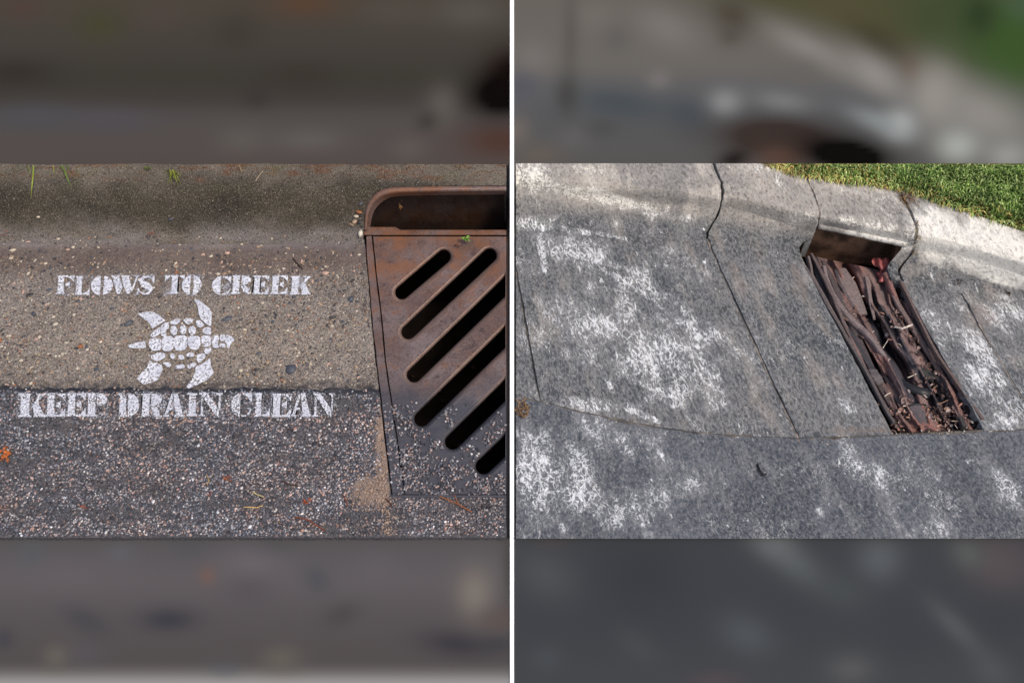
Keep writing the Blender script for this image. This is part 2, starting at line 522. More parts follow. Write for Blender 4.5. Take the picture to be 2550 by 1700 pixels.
ramp_l = [(0, (72, 66, 58)), (110, (66, 62, 56)), (200, (59, 56, 50)), (245, (64, 60, 56)), (300, (78, 74, 72)), (409, (82, 75, 72)),
          (1330, (85, 83, 85)), (1440, (92, 88, 90)), (1540, (84, 80, 81)), (1645, (80, 76, 76)), (1668, (100, 97, 95)), (1700, (152, 150, 148))]
spots_l = [
    (250, 60, 60, 50, 0, (66, 64, 44), .8), (60, 20, 50, 30, 0, (76, 61, 56), .8), (760, 8, 90, 36, 0, (84, 62, 46), .8),
    (400, 40, 50, 30, 0, (80, 66, 62), .5), (1170, 30, 90, 40, 0, (86, 82, 76), .8), (980, 30, 90, 40, 0, (82, 74, 68), .5),
    (40, 182, 100, 36, 0, (50, 46, 42), .9), (750, 190, 90, 38, 0, (55, 51, 45), .8), (590, 80, 60, 50, 0, (58, 54, 48), .7),
    (640, 240, 34, 30, 0, (56, 52, 49), .8), (90, 292, 120, 34, 0, (75, 76, 80), .8), (280, 300, 100, 30, 0, (78, 75, 80), .8),
    (600, 350, 60, 34, 0, (92, 88, 84), .8), (770, 350, 90, 30, 0, (94, 90, 87), .8), (1106, 262, 44, 50, 0, (92, 88, 82), .9),
    (1062, 302, 28, 26, 0, (62, 58, 54), .9), (1020, 372, 44, 32, 0, (92, 86, 82), .8), (1250, 352, 105, 46, 0, (76, 54, 47), 1.0),
    (1270, 170, 70, 60, 20, (40, 24, 20), .8), (1255, 232, 84, 56, 10, (4, 2, 1), 1.5), (1285, 190, 55, 50, 0, (10, 3, 2), 1.2),
    (420, 1542, 72, 30, 0, (58, 58, 66), .9), (215, 1545, 58, 28, -25, (70, 70, 74), .9), (1140, 1602, 95, 34, -6, (58, 56, 62), .95),
    (1240, 1602, 50, 20, 0, (62, 62, 66), .8), (517, 1432, 20, 22, 0, (110, 88, 80), .9), (1182, 1475, 44, 60, 0, (122, 115, 107), .9),
    (850, 1530, 50, 30, 20, (72, 70, 70), .8), (10, 1590, 26, 26, 0, (66, 66, 72), .8), (630, 1400, 80, 40, 0, (104, 98, 102), .7),
    (700, 1640, 50, 34, 0, (98, 94, 86), .8), (140, 1632, 34, 30, 0, (100, 96, 88), .8), (78, 1382, 30, 40, 0, (84, 88, 92), .8),
    (300, 1375, 34, 26, 0, (94, 94, 100), .7), (790, 1442, 30, 40, 40, (76, 78, 82), .8), (1268, 1400, 18, 120, 0, (70, 68, 64), .8),
    (470, 1350, 40, 40, 0, (78, 80, 84), .6), (690, 1350, 50, 30, 0, (80, 80, 82), .6), (160, 1430, 120, 40, 0, (98, 92, 96), .6),
    (1250, 1540, 60, 30, 0, (92, 80, 74), .6), (620, 1470, 60, 36, 0, (82, 78, 82), .7), (560, 1665, 40, 20, 0, (84, 88, 96), .5),
    (940, 1410, 50, 40, 0, (96, 92, 96), .5), (210, 1625, 40, 30, 0, (86, 82, 88), .6)]
ramp_r = [(0, (100, 96, 90)), (150, (102, 99, 94)), (220, (92, 92, 92)), (300, (84, 85, 86)), (409, (86, 85, 84)),
          (1340, (62, 65, 69)), (1520, (61, 64, 68)), (1700, (65, 68, 71))]
spots_r = [
    (1950, -40, 300, 85, -10, (74, 74, 52), 1.3), (2190, 30, 220, 85, -18, (78, 74, 52), 1.4), (2430, 80, 190, 110, -20, (62, 72, 46), 1.6),
    (2545, 110, 120, 130, 0, (56, 80, 40), 1.3), (2440, 40, 46, 50, 0, (42, 56, 34), .9), (2545, 20, 42, 34, 0, (66, 86, 62), .8),
    (1830, 40, 60, 40, -20, (66, 60, 50), .9), (1818, 88, 32, 30, 0, (78, 74, 66), .8), (2268, 175, 30, 46, 10, (90, 75, 64), .9),
    (2190, 105, 80, 34, -30, (60, 57, 42), .8), (1330, 145, 44, 44, 0, (114, 110, 106), .8), (1660, 70, 80, 46, -25, (118, 114, 109), .9),
    (1480, 40, 60, 40, 0, (112, 108, 102), .6), (1420, 90, 22, 130, 0, (84, 81, 76), .7), (1535, 95, 34, 34, 0, (90, 88, 85), .6),
    (2020, 125, 120, 34, -28, (130, 127, 121), .95), (2180, 188, 85, 40, -35, (138, 135, 130), .95), (2330, 240, 60, 80, 0, (150, 147, 139), .9),
    (2450, 285, 150, 70, -22, (138, 135, 129), .95), (2240, 312, 42, 38, 0, (164, 168, 166), .95), (2190, 305, 80, 26, -20, (138, 144, 144), .8),
    (1805, 258, 42, 34, 0, (134, 136, 136), .95), (1950, 255, 70, 28, -8, (122, 124, 124), .8), (2385, 365, 55, 44, 0, (164, 168, 162), .9),
    (2510, 390, 60, 40, 0, (152, 154, 150), .8), (1640, 200, 30, 26, 0, (118, 114, 112), .7), (2000, 180, 60, 40, 0, (98, 95, 91), .7),
    (1540, 258, 120, 40, -8, (70, 77, 81), .95), (1710, 285, 56, 40, -15, (71, 77, 81), .95), (1300, 215, 44, 36, 0, (82, 83, 92), .8),
    (1412, 238, 30, 50, 0, (67, 66, 65), .9), (1290, 325, 30, 40, 0, (108, 101, 95), .8), (1345, 385, 60, 30, 0, (100, 92, 84), .7),
    (1430, 345, 40, 30, 0, (98, 95, 97), .6), (1500, 320, 40, 26, 0, (72, 72, 71), .6),
    (1945, 345, 150, 50, -4, (56, 47, 43), 1.6), (1945, 392, 66, 30, 0, (86, 66, 57), 1.0), (2110, 388, 105, 42, -8, (8, 6, 5), 1.7), (1826, 398, 46, 26, 20, (34, 30, 28), 1.0),
    (1950, 1375, 120, 40, -38, (90, 94, 95), .95), (1930, 1352, 44, 34, 0, (98, 101, 104), .8), (2190, 1388, 55, 56, 0, (88, 92, 95), .9),
    (2490, 1400, 95, 70, -20, (84, 77, 79), .95), (2410, 1378, 44, 34, -35, (86, 90, 88), .8), (1600, 1430, 130, 110, 0, (55, 58, 62), .9),
    (1860, 1580, 70, 46, -25, (78, 82, 85), .9), (1360, 1430, 80, 60, -30, (75, 78, 81), .9), (2380, 1560, 90, 26, -45, (82, 85, 88), .9),
    (2120, 1665, 60, 40, 0, (86, 86, 88), .85), (1785, 1692, 70, 24, 0, (78, 71, 75), .9), (2100, 1470, 60, 40, -30, (72, 76, 78), .7),
    (1360, 1640, 40, 34, 0, (72, 76, 79), .7), (1590, 1610, 60, 34, -40, (72, 75, 78), .6), (2470, 1670, 60, 40, -40, (80, 82, 85), .7),
    (2500, 1540, 60, 50, 0, (60, 62, 66), .7), (2260, 1600, 70, 40, 0, (60, 63, 67), .6), (1375, 1350, 40, 20, 0, (76, 68, 70), .6)]

E0, E1 = -600, 3150
def panel(name, pxa, pxb, hole_a, hole_b, ramp, spots, mat, label):
    xs_ = sorted(set(list(np.arange(pxa, pxb, 12.0)) + [pxa, pxb, hole_a, hole_b]))
    ys_ = sorted(set(list(np.arange(-120, 1900, 12.0)) + [440.0, 1332.0]))
    nx = len(xs_)
    P = np.array([(x, y) for y in ys_ for x in xs_])
    vs = [W(x, y, ZP) for x, y in P]
    fs = []
    for j in range(len(ys_) - 1):
        for i in range(nx - 1):
            cx_, cy_ = (xs_[i] + xs_[i + 1]) / 2, (ys_[j] + ys_[j + 1]) / 2
            if 440 < cy_ < 1332 and hole_a < cx_ < hole_b: continue
            k = j * nx + i
            fs.append((k + nx, k + nx + 1, k + 1, k))
    C = np.ones((len(P), 4)); C[:, :3] = ink(ramp, spots, P)
    return tag(new_obj(name, vs, fs, mat, smooth=True, tint=C), label, 'panel', 'blurred printed panels')

M_PRINT = m_print('blurred_print')
panel('printed_panel', E0, 1269.8, -72, 1262.5, ramp_l, spots_l, M_PRINT,
      'brownish grey blurred printed panel above and below the stencilled turtle')
panel('printed_panel', 1280.0, E1, 1284, 2604, ramp_r, spots_r, M_PRINT,
      'slate grey blurred printed panel with a green corner, above and below the litter-filled drain')

# ================================================================== LEFT: gutter, kerb, road, cast iron grate
T0, T1 = 409.0, 1338.0
LX0, LX1 = -80.0, 1261.0
ZK = [(380, .1035), (409, .103), (445, .100), (465, .096), (480, .088), (500, .074), (520, .057), (540, .039), (560, .021), (575, .010), (590, .003), (608, .0), (640, .0)]
_ZT = pchip([a for a, _ in ZK], [b for _, b in ZK], np.arange(380, 640, 0.5)).tolist()
def zk(py):
    t = min(max((py - 380) * 2, 0), 517.99); i = int(t)
    return _ZT[i] + (_ZT[i + 1] - _ZT[i]) * (t - i)
def S(px, py, dz=0.0):
    z = zk(py) + dz if py < 608 else dz
    return W(px, py, z)

FR_OUT = [(908.7, 560), (909, 575), (912, 630), (921, 735), (931, 847), (937, 900), (948.5, 992), (958, 1080), (971, 1186), (976, 1231)]
FR_IN = [(927, 575), (928, 588), (939, 697), (950, 783), (961, 905), (974, 988), (988, 1080), (1003, 1186), (1007.5, 1231)]
def xat(line, py):
    if py <= line[0][1]: return line[0][0]
    for (xa, ya), (xb, yb_) in zip(line, line[1:]):
        if py <= yb_: return xa + (xb - xa) * (py - ya) / (yb_ - ya)
    return line[-1][0]

RIM_OUT = [(907.5, 572), (908, 550), (909, 528), (913, 512), (920, 499), (928, 488), (937, 479.5), (947, 473), (959, 468.5), (973, 466), (990, 465), (1100, 463), (1261, 462)]
RIM_IN = [(913, 572), (915, 550), (919, 531), (924, 518), (931, 507.5), (939, 499), (948, 492), (958, 487), (969, 484), (981, 482), (996, 480.5), (1100, 478), (1261, 476.5)]
hole_poly = RIM_OUT + [(1270, 462), (1270, 580), (907.5, 580)]

def fix_up_top(vs, fs):
    out = []
    for f in fs:
        a, b, c = (Vector(vs[i]) for i in f[:3])
        out.append(tuple(f) if (b - a).cross(c - a).z >= 0 else tuple(reversed(f)))
    return out

def grid_mesh(cols, rows, fn, keep):
    vs, idx, fs = [], {}, []
    def vid(i, j):
        k = (i, j)
        if k not in idx:
            idx[k] = len(vs); vs.append(fn(cols[i], rows[j]))
        return idx[k]
    for j in range(len(rows) - 1):
        for i in range(len(cols) - 1):
            if keep((cols[i] + cols[i + 1]) / 2, (rows[j] + rows[j + 1]) / 2):
                fs.append((vid(i, j + 1), vid(i + 1, j + 1), vid(i + 1, j), vid(i, j)))
    return vs, fs

def skirt(vs, fs, z, skip=None):
    """close the open border of a sheet with a wall down to z"""
    cnt = {}
    for f in fs:
        for a, b in zip(f, f[1:] + f[:1]):
            cnt[(a, b)] = 1
    low = {}
    for (a, b) in list(cnt):
        if (b, a) not in cnt and not (skip and skip(vs[a], vs[b])):
            for k in (a, b):
                if k not in low:
                    low[k] = len(vs); vs.append((vs[k][0], vs[k][1], z))
            fs.append((b, a, low[a], low[b]))

# --- the white strip between the two blocks, stepped up where the kerbs stand
dv, df = [], []
dpts = [(y, ZP + .003) for y in np.linspace(-120, T0 - 2, 8)] + [(y, zk(y) + .001) for y in np.linspace(T0 - 1, 606, 40)] + [(y, .003) for y in np.linspace(608, T1, 14)] + [(y, ZP + .003) for y in np.linspace(T1 + 2, 1900, 8)]
for (y, z) in dpts:
    a, b = W(1269.8, y, z), W(1280.0, y, z)
    dv += [a, b, (b[0], b[1], ZF - .02), (a[0], a[1], ZF - .02)]
for i in range(len(dpts) - 1):
    for k in (0, 1, 3):
        df.append((i * 4 + k, i * 4 + (k + 1) % 4, i * 4 + 4 + (k + 1) % 4, i * 4 + 4 + k))
divider = new_obj('divider_strip', dv, fix_up_top(dv, df), m_white_floor())
tag(divider, 'narrow white divider strip between the stencilled gutter and the chalky gutter', 'divider')

# --- kerb
cols = list(np.arange(LX0, 890, 6)) + list(np.arange(890, 1000, 2.5)) + list(np.arange(1000, LX1 - 2, 8)) + [LX1]
rows = list(np.arange(T0, 455, 5)) + list(np.arange(455, 608, 2.5)) + [608.0]
def kfn(px, py):
    p = S(px, py)
    return (p[0], p[1], p[2] + 0.0012 * vnoise(px / 9, py / 6) + 0.002 * vnoise(px / 60, py / 20))
vs, fs = grid_mesh(cols, rows, kfn, lambda x, y: not inside(hole_poly, x, y) and not (y > 570 and x > xat(FR_OUT, y) - 4))
_yr = W(CX, T0 + 3, zk(T0))[1]
skirt(vs, fs, -0.03, lambda a, b: a[0] > W(900, 520, .05)[0] and b[0] > W(900, 520, .05)[0] and min(a[1], b[1]) < _yr and max(a[0], b[0]) < W(LX1 - 1, 500, .05)[0])
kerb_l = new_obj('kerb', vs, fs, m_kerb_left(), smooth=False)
tag(kerb_l, 'mossy brown concrete kerb above the rusty grate inlet', kind='structure')

# --- gutter
cols = list(np.arange(LX0, 880, 7)) + list(np.arange(880, 985, 3.5))
rows = list(np.arange(608, 1000, 7))
def gfn(px, py):
    x = min(px, xat(FR_OUT, py) - 1.6 + 1.0 * vnoise(py / 9, 2.2))
    p = W(x, py, 0)
    e = 1 if py > 610 else 0
    return (p[0], p[1], e * (0.0016 * vnoise(px / 12, py / 9) + 0.0018 * vnoise(px / 70, py / 50)))
def keep_g(x, y): return x < xat(FR_OUT, y) + 1.5
vs, fs = grid_mesh(cols, rows, gfn, keep_g)
skirt(vs, fs, -0.03)
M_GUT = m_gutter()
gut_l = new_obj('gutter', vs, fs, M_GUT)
tag(gut_l, 'brown pebbly concrete gutter carrying the white stencil', kind='structure')

# --- road
def edge_py(px): return 967 + 4.5 * vnoise(px / 40, 3.3) + 4.0 * vnoise(px / 10, 8.1) + (px - 450) * 0.004
cols = list(np.arange(LX0, 940, 8)) + list(np.arange(940, 1012, 4)) + list(np.arange(1012, LX1 - 2, 8)) + [LX1]
rows = list(np.linspace(0, 1, 60))
def rfn(px, t):
    py = edge_py(px) + (T1 - edge_py(px)) * t
    x = px
    if py < 1233 and px < 1012: x = min(px, xat(FR_OUT, py) - 2.5)
    z = 0.0035 + 0.0012 * vnoise(px / 10, py / 9) + 0.0022 * vnoise(px / 60, py / 40)
    if t == 0: z = 0.0012
    p = W(x, py, z)
    return p
def keep_r(x, t):
    py = 966 + (T1 - 966) * t
    return py > 1233 or x < xat(FR_OUT, py) + 2
vs, fs = grid_mesh(cols, rows, rfn, keep_r)
skirt(vs, fs, -0.03)
road_l = new_obj('road', vs, fs, m_asphalt_left())
tag(road_l, 'worn asphalt with pink and grey chippings below the KEEP DRAIN CLEAN lettering', kind='structure')

# --- chippings
PAL_R = np.array([lin(c) for c in [(56, 56, 62), (74, 74, 81), (96, 96, 104), (114, 112, 117), (134, 130, 132), (152, 147, 146), (176, 150, 140), (156, 124, 114), (188, 183, 180), (208, 204, 202), (140, 126, 120), (106, 90, 88)]])
PRB_R = np.array([.13, .14, .15, .13, .11, .07, .055, .045, .03, .014, .06, .05]); PRB_R /= PRB_R.sum()
BLOTS = [(118, 1256, 44, 11), (405, 1260, 18, 8), (515, 1260, 46, 14), (240, 1280, 66, 9), (890, 1286, 80, 13), (20, 1160, 50, 14), (640, 1262, 40, 8), (820, 1010, 90, 14), (150, 1060, 70, 12)]
pos, rad, cc = [], [], []
sp = 4.9
for py in np.arange(960, T1 - 2, sp * 0.92):
    for px in np.arange(-40, LX1 - 3, sp):
        x, y = px + rng.uniform(-3, 3), py + rng.uniform(-3, 3)
        if y > T1 - 2.5 or x > LX1 - 3: continue
        if y < 1233 and x > xat(FR_OUT, y) - 4: continue
        if 1224 < y < 1241 and x > 972: continue
        e = edge_py(x)
        if y < e + 3: continue
        pr = 0.25 if y < e + 14 else 0.97
        dark = vnoise(x / 55, y / 16) + 0.6 * vnoise(x / 21, y / 13 + 9)
        for (bx_, by_, ba, bb) in BLOTS:
            dark -= 1.5 * math.exp(-((x - bx_) / ba) ** 2 - ((y - by_) / bb) ** 2)
        if dark < -0.75: pr *= 0.35                    # bare bitumen in the low spots
        if rng.random() > pr: continue
        r = rng.uniform(1.5, 3.2) * (1.5 if rng.random() < 0.06 else 1)
        w = W(x, y, 0)
        mpx = W(x + 1, y, 0)[0] - w[0]
        z = 0.0035 + 0.0022 * vnoise(x / 60, y / 40) + r * mpx * rng.uniform(-0.1, 0.35)
        c = PAL_R[rng.choice(len(PAL_R), p=PRB_R)] * rng.uniform(0.85, 1.15)
        pk = vnoise(x / 130 + 5, y / 70)
        lt = 1.08 + .28 * vnoise(x / 75 + 3, y / 30) + .10 * min(1, max(0, (y - 1040) / 120)); c = c * np.array([1 + 0.10 * pk, 1, 1 - 0.08 * pk]) * lt
        if dark < -0.45: c = c * 0.62
        s = math.exp(-((x - 925) / 50) ** 2 - ((y - 1225) / 45) ** 2) + math.exp(-((x - xat(FR_OUT, min(y, 1230)) + 12) / 16) ** 2) * (y > 1040)
        if rng.random() < s * 0.9: c = np.array(lin((150, 128, 112))) * rng.uniform(0.7, 1.25)
        pos.append((w[0], w[1], z)); rad.append(r * mpx * 1.08); cc.append(c)
stones('chippings', pos, rad, cc, M_STONE, road_l)

# --- small pebbles in the gutter, then the large ones one by one
PAL_G = np.array([lin(c) for c in [(196, 182, 162), (214, 204, 188), (150, 126, 108), (78, 76, 78), (58, 60, 66), (124, 108, 96), (160, 112, 84), (172, 156, 124), (98, 82, 74)]])
pos, rad, cc = [], [], []
for _ in range(6200):
    x, y = rng.uniform(-40, 930), rng.uniform(585, 962)
    if x > xat(FR_OUT, y) - 6 or y > edge_py(x) - 2: continue
    if y < 640 and rng.random() < 0.6: continue
    r = rng.choice([rng.uniform(1.0, 2.2), rng.uniform(1.8, 3.6)], p=[.68, .32])
    p = S(x, y)
    m = W(x + 1, y)[0] - W(x, y)[0]
    pos.append((p[0], p[1], p[2] + 0.0005)); rad.append(r * m)
    cc.append(PAL_G[rng.choice(9, p=[.10, .04, .19, .14, .11, .20, .05, .07, .10])] * rng.uniform(0.75, 1.1))
# grit on the kerb face
for _ in range(900):
    x, y = rng.uniform(-40, 1255), rng.uniform(T0 + 3, 585)
    if inside([(a - 6, b - 6) for a, b in hole_poly[:1]] + hole_poly, x, y) or (x > 895 and y > 455): continue
    r = rng.uniform(0.9, 2.0)
    p = S(x, y); m = W(x + 1, y)[0] - W(x, y)[0]
    pos.append(p); rad.append(r * m)
    cc.append(np.array(lin(random.choice([(142, 130, 112), (60, 54, 46), (34, 31, 28), (112, 100, 84), (48, 44, 38)]))))
stones('grit', pos, rad, cc, M_STONE, gut_l, flat=(0.35, 0.6))

def pebble_mesh(k):
    bm = bmesh.new()
    bmesh.ops.create_icosphere(bm, subdivisions=2, radius=1.0)
    r2 = random.Random(k)
    off = [r2.uniform(-1, 1) for _ in range(6)]
    for v in bm.verts:
        n = v.co.normalized()
        v.co *= 1 + 0.12 * math.sin(3 * n.x + off[0] * 3) + 0.10 * math.sin(4 * n.y + off[1] * 3) + 0.06 * math.sin(6 * n.z + off[2] * 3)
        v.co.z *= 0.42
        v.co.y *= 0.72 + 0.2 * off[3]
    for f in bm.faces: f.smooth = True
    return bm
peb_cols = {'slate': (72, 75, 82), 'cream': (190, 177, 156), 'tan': (158, 134, 110), 'dark': (56, 54, 54), 'pink': (182, 150, 134), 'rusty': (146, 92, 56)}
peb_me = {}
for cn, c in peb_cols.items():
    m = plain('pebble_' + cn, c, 0.55, 0.45, 0.12, 200, 0.15)
    for k in range(3):
        bm = pebble_mesh(k * 7 + len(cn))
        me = bpy.data.meshes.new('pebble'); bm.to_mesh(me); bm.free(); me.materials.append(m)
        peb_me[(cn, k)] = me
def pebble(px, py, r, cn, rot=None, rise=0.15, parent=gut_l, name='pebble'):
    o = bpy.data.objects.new(name, peb_me[(cn, random.randrange(3))])
    COL.objects.link(o)
    p = S(px, py); m = W(px + 1, py)[0] - W(px, py)[0]
    o.location = (p[0], p[1], p[2] + r * m * (rise - 0.15))
    o.scale = (r * m, r * m, r * m)
    o.rotation_euler = (random.uniform(-.15, .15), random.uniform(-.15, .15), random.uniform(0, 6.28) if rot is None else rot)
    o.parent = parent
    return o
for (x, y, r, cn, rt) in [(723, 918, 17, 'slate', -0.8), (122, 723, 9, 'slate', 0.3), (75, 735, 10, 'dark', 0.5), (83, 780, 9, 'slate', -0.9), (320, 805, 12, 'slate', 0.8),
                          (565, 795, 14, 'slate', 0.5), (873, 745, 9, 'slate', 1.3), (194, 750, 7, 'slate', 0), (138, 808, 8, 'cream', .4), (31, 623, 8, 'cream', 0.2),
                          (166, 853, 6, 'cream', 0), (200, 862, 8, 'rusty', .7), (600, 922, 7, 'cream', 0), (894, 635, 6, 'cream', 0), (543, 682, 6, 'cream', 0), (293, 855, 5, 'cream', 0),
                          (828, 790, 8, 'dark', .3), (642, 880, 8, 'slate', .4), (240, 920, 8, 'slate', 0), (95, 540, 5, 'cream', 0), (145, 595, 5, 'cream', .3), (70, 602, 6, 'pink', .2),
                          (565, 630, 7, 'pink', 0), (505, 636, 7, 'pink', 1.2), (447, 610, 4, 'cream', 0), (602, 608, 4, 'cream', 0), (182, 615, 5, 'cream', 0), (113, 656, 5, 'cream', 0),
                          (810, 680, 9, 'pink', 0), (778, 700, 6, 'pink', 1.5), (425, 545, 6, 'slate', 0), (520, 655, 4, 'tan', 0), (640, 1120 - 200, 7, 'dark', 0)]:
    pebble(x, y, r, cn, rt)
cnt = 0
while cnt < 230:
    x, y = rng.uniform(-20, 920), rng.uniform(612, 958)
    if x > xat(FR_OUT, y) - 12: continue
    if 110 < x < 780 and (684 < y < 734): continue
    if 318 < x < 590 and 740 < y < 970: continue
    pebble(x, y, rng.uniform(3.6, 6.2), random.choices(['slate', 'cream', 'tan', 'dark', 'pink', 'rusty'], [.18, .14, .32, .18, .14, .04])[0])
    cnt += 1

# --- the grate
M_RUST = m_rust()
M_EDGE = m_rust('worn_hilit_edge', 0.0, True)  # worn edge, with the shoulder highlight painted in as lighter colour
M_RUSTD = m_rust('shaded_rusty_iron', 0.84)  # same rust with the shade of the throat darkened into its colour
grate = empty('storm_drain_grate')
grate.location = W(1100, 900, 0)
tag(grate, 'rusty cast iron storm drain grate with diagonal slots and a hood set in the kerb', 'drain grate')
def gpart(name, vs, fs, mat, smooth=False):
    o = new_obj(name, vs, fs, mat, smooth=smooth)
    o.parent = grate
    o.matrix_parent_inverse = Matrix.Translation(-Vector(grate.location))
    return o

def strip_solid(A, B, ztop, zbot, mat, name, bev=1.0):
    """solid strip between two photo polylines A (outer) and B (inner), rounded top edges"""
    vs, fs = [], []
    n = len(A)
    for (a, b) in zip(A, B):
        a = np.array(a, float); b = np.array(b, float)
        d = (b - a) / max(np.linalg.norm(b - a), 1e-6)
        for q, z in ((a, zbot), (a, ztop - 0.003), (a + d * bev, ztop), (b - d * bev, ztop), (b, ztop - 0.003), (b, zbot)):
            vs.append(W(q[0], q[1], z))
    for i in range(n - 1):
        for k in range(5):
            fs.append((i * 6 + k, i * 6 + k + 1, (i + 1) * 6 + k + 1, (i + 1) * 6 + k))
    fs.append((0, 5, 4, 3, 2, 1)); e = (n - 1) * 6
    fs.append((e, e + 1, e + 2, e + 3, e + 4, e + 5))
    return gpart(name, vs, fs, mat)

PYS = list(np.linspace(588, 1230, 26))
fo = [(xat(FR_OUT, p) + 0.5 + 1.2 * vnoise(p / 14, 1.5), p) for p in PYS]
fi = [(xat(FR_IN, p) - 2.0 + 0.8 * vnoise(p / 17, 4.5), p) for p in PYS]
strip_solid(fo, fi, 0.004, -0.05, M_RUST, 'frame_rail', 1.5)
strip_solid([(x, 1239) for x in np.linspace(976, LX1, 12)], [(x, 1231.5) for x in np.linspace(976, LX1, 12)], 0.008, -0.05, M_RUST, 'frame_rail', 1.2)
# front lip of the hood
xs = list(np.linspace(906, LX1, 24))
strip_solid([(x, 572 if x > 985 else 565) for x in xs], [(x, 586) for x in xs], 0.006, -0.04, M_RUST, 'front_lip', 1.5)

# slotted plate
slots = [((1001, 728.5), (1105, 640), 17.0), ((1017, 827), (1219, 637), 17.5), ((1031, 934), (1330, 643), 18.0), ((1050, 1043), (1330, 769), 18.5),
         ((1127, 1100), (1330, 901), 19.0), ((1204, 1161), (1330, 1041), 19.5)]
def capsule(a, b, r, n=9, asp=0.86):
    a, b = np.array(a), np.array(b)
    d = b - a; an = math.atan2(d[1], d[0])
    pts = []
    for k in range(n + 1):
        t = an + math.pi / 2 + math.pi * k / n
        pts.append((a[0] + r * math.cos(t), a[1] + r * math.sin(t)))
    for k in range(n + 1):
        t = an - math.pi / 2 + math.pi * k / n
        pts.append((b[0] + r * math.cos(t), b[1] + r * math.sin(t)))
    return pts
def clip_right(poly, xm):
    out = []
    for i in range(len(poly)):
        a, b = poly[i], poly[(i + 1) % len(poly)]
        if a[0] <= xm: out.append(a)
        if (a[0] <= xm) != (b[0] <= xm):
            t = (xm - a[0]) / (b[0] - a[0])
            out.append((xm, a[1] + t * (b[1] - a[1])))
    return out
ZG = 0.0015
XM = LX1 - 2.0
outer = [(xat(FR_IN, p) + 1.2 + 0.7 * vnoise(p / 13, 7.5), p) for p in np.linspace(589, 1230, 24)] + [(x, 1230) for x in np.linspace(1020, LX1, 12)] + [(LX1, p) for p in np.linspace(1180, 640, 9)] + [(x, 589) for x in np.linspace(LX1, 940, 14)]
verts2, edges2 = [], []
def ring(poly):
    b = len(verts2)
    for p in poly: verts2.append(Vector(p))
    n = len(poly)
    for i in range(n): edges2.append((b + i, b + (i + 1) % n))
ring(outer)
caps = []
for a, b, r in slots:
    c0 = clip_right(capsule(a, b, r + 8.5), XM)
    ring(c0)
    caps.append((a, b, r, c0))
# scatter of inner points so that the top can be slightly uneven
for py in np.arange(600, 1226, 22):
    for px in np.arange(945, 1255, 22):
        if inside(outer, px, py) and px > xat(FR_IN, py) + 6 and not any(inside(capsule(a, b, r + 12), px, py) for a, b, r, _ in caps):
            verts2.append(Vector((px, py)))
cv, ce, cf, *_ = delaunay_2d_cdt(verts2, edges2, [], 0, 1e-3)
top_f = []
for f in cf:
    x = sum(cv[i].x for i in f) / len(f); y = sum(cv[i].y for i in f) / len(f)
    if inside(outer, x, y) and not any(inside(c0, x, y) for *_, c0 in caps):
        top_f.append(tuple(f))
gv = [W(p.x, p.y, ZG + 0.0008 * vnoise(p.x / 50, p.y / 50)) for p in cv]
gf = list(top_f)
# make sure faces look up
def fix_up(vs, fs):
    out = []
    for f in fs:
        a, b, c = (Vector(vs[i]) for i in f[:3])
        out.append(tuple(f) if (b - a).cross(c - a).z > 0 else tuple(reversed(f)))
    return out
gf = fix_up(gv, gf)
# walls of plate border
for i in range(len(outer)):
    a, b = outer[i], outer[(i + 1) % len(outer)]
    k = len(gv)
    gv += [W(*a, ZG), W(*b, ZG), W(*b, -0.045), W(*a, -0.045)]
    gf.append((k, k + 1, k + 2, k + 3))
plate_o = gpart('slotted_plate', gv, gf, M_RUST)
# rounded shoulder and inner wall of every slot
for a, b, r, c0 in caps:
    prof = [(8.5, ZG), (7.8, ZG - 0.0012), (6.0, ZG - 0.0022), (3.4, ZG - 0.005), (1.3, ZG - 0.011), (0.0, ZG - 0.02), (0.0, -0.05)]
    opened = b[0] > LX1
    full = []
    for e, z in prof:
        c = capsule(a, b, r + e)
        if opened:
            # open run: side A from the cut edge, round the near end, side B to the cut edge
            d = (np.array(b) - np.array(a)); d = d / np.linalg.norm(d)
            nr = c[:10]
            def to_edge(p):
                t = (LX1 - 1 - p[0]) / d[0]
                return (LX1 - 1, p[1] + d[1] * t)
            c = [to_edge(nr[0])] + nr + [to_edge(nr[-1])]
        full.append(c)
    n = len(full[0])
    vs = [W(p[0], p[1], z) for (e, z), c in zip(prof, full) for p in c]
    fs = []
    for j in range(len(prof) - 1):
        for i in range(n - 1 if opened else n):
            i2 = (i + 1) % n
            fs.append((j * n + i, j * n + i2, (j + 1) * n + i2, (j + 1) * n + i))
    gpart('slot_edge', vs, fs, M_EDGE, smooth=True)
# hood rim, following the kerb face
vs, fs = [], []
for (o_, i_) in zip(RIM_OUT, RIM_IN):
    om = (np.array(o_) * 0.75 + np.array(i_) * 0.25); im = (np.array(o_) * 0.2 + np.array(i_) * 0.8)
    base = S(*i_)
    vs += [S(o_[0] - 1.0, o_[1] - 0.5, -0.004), S(om[0], om[1], 0.004), S(im[0], im[1], 0.0035), S(i_[0], i_[1], -0.003),
           (base[0] + (0.004 if i_[0] < 960 else 0), base[1] + 0.012, base[2] - 0.022)]
for i in range(len(RIM_OUT) - 1):
    for k in range(4):
        fs.append((i * 5 + k, i * 5 + k + 1, (i + 1) * 5 + k + 1, (i + 1) * 5 + k))
gpart('hood_rim', vs, fs, M_RUST, smooth=True)
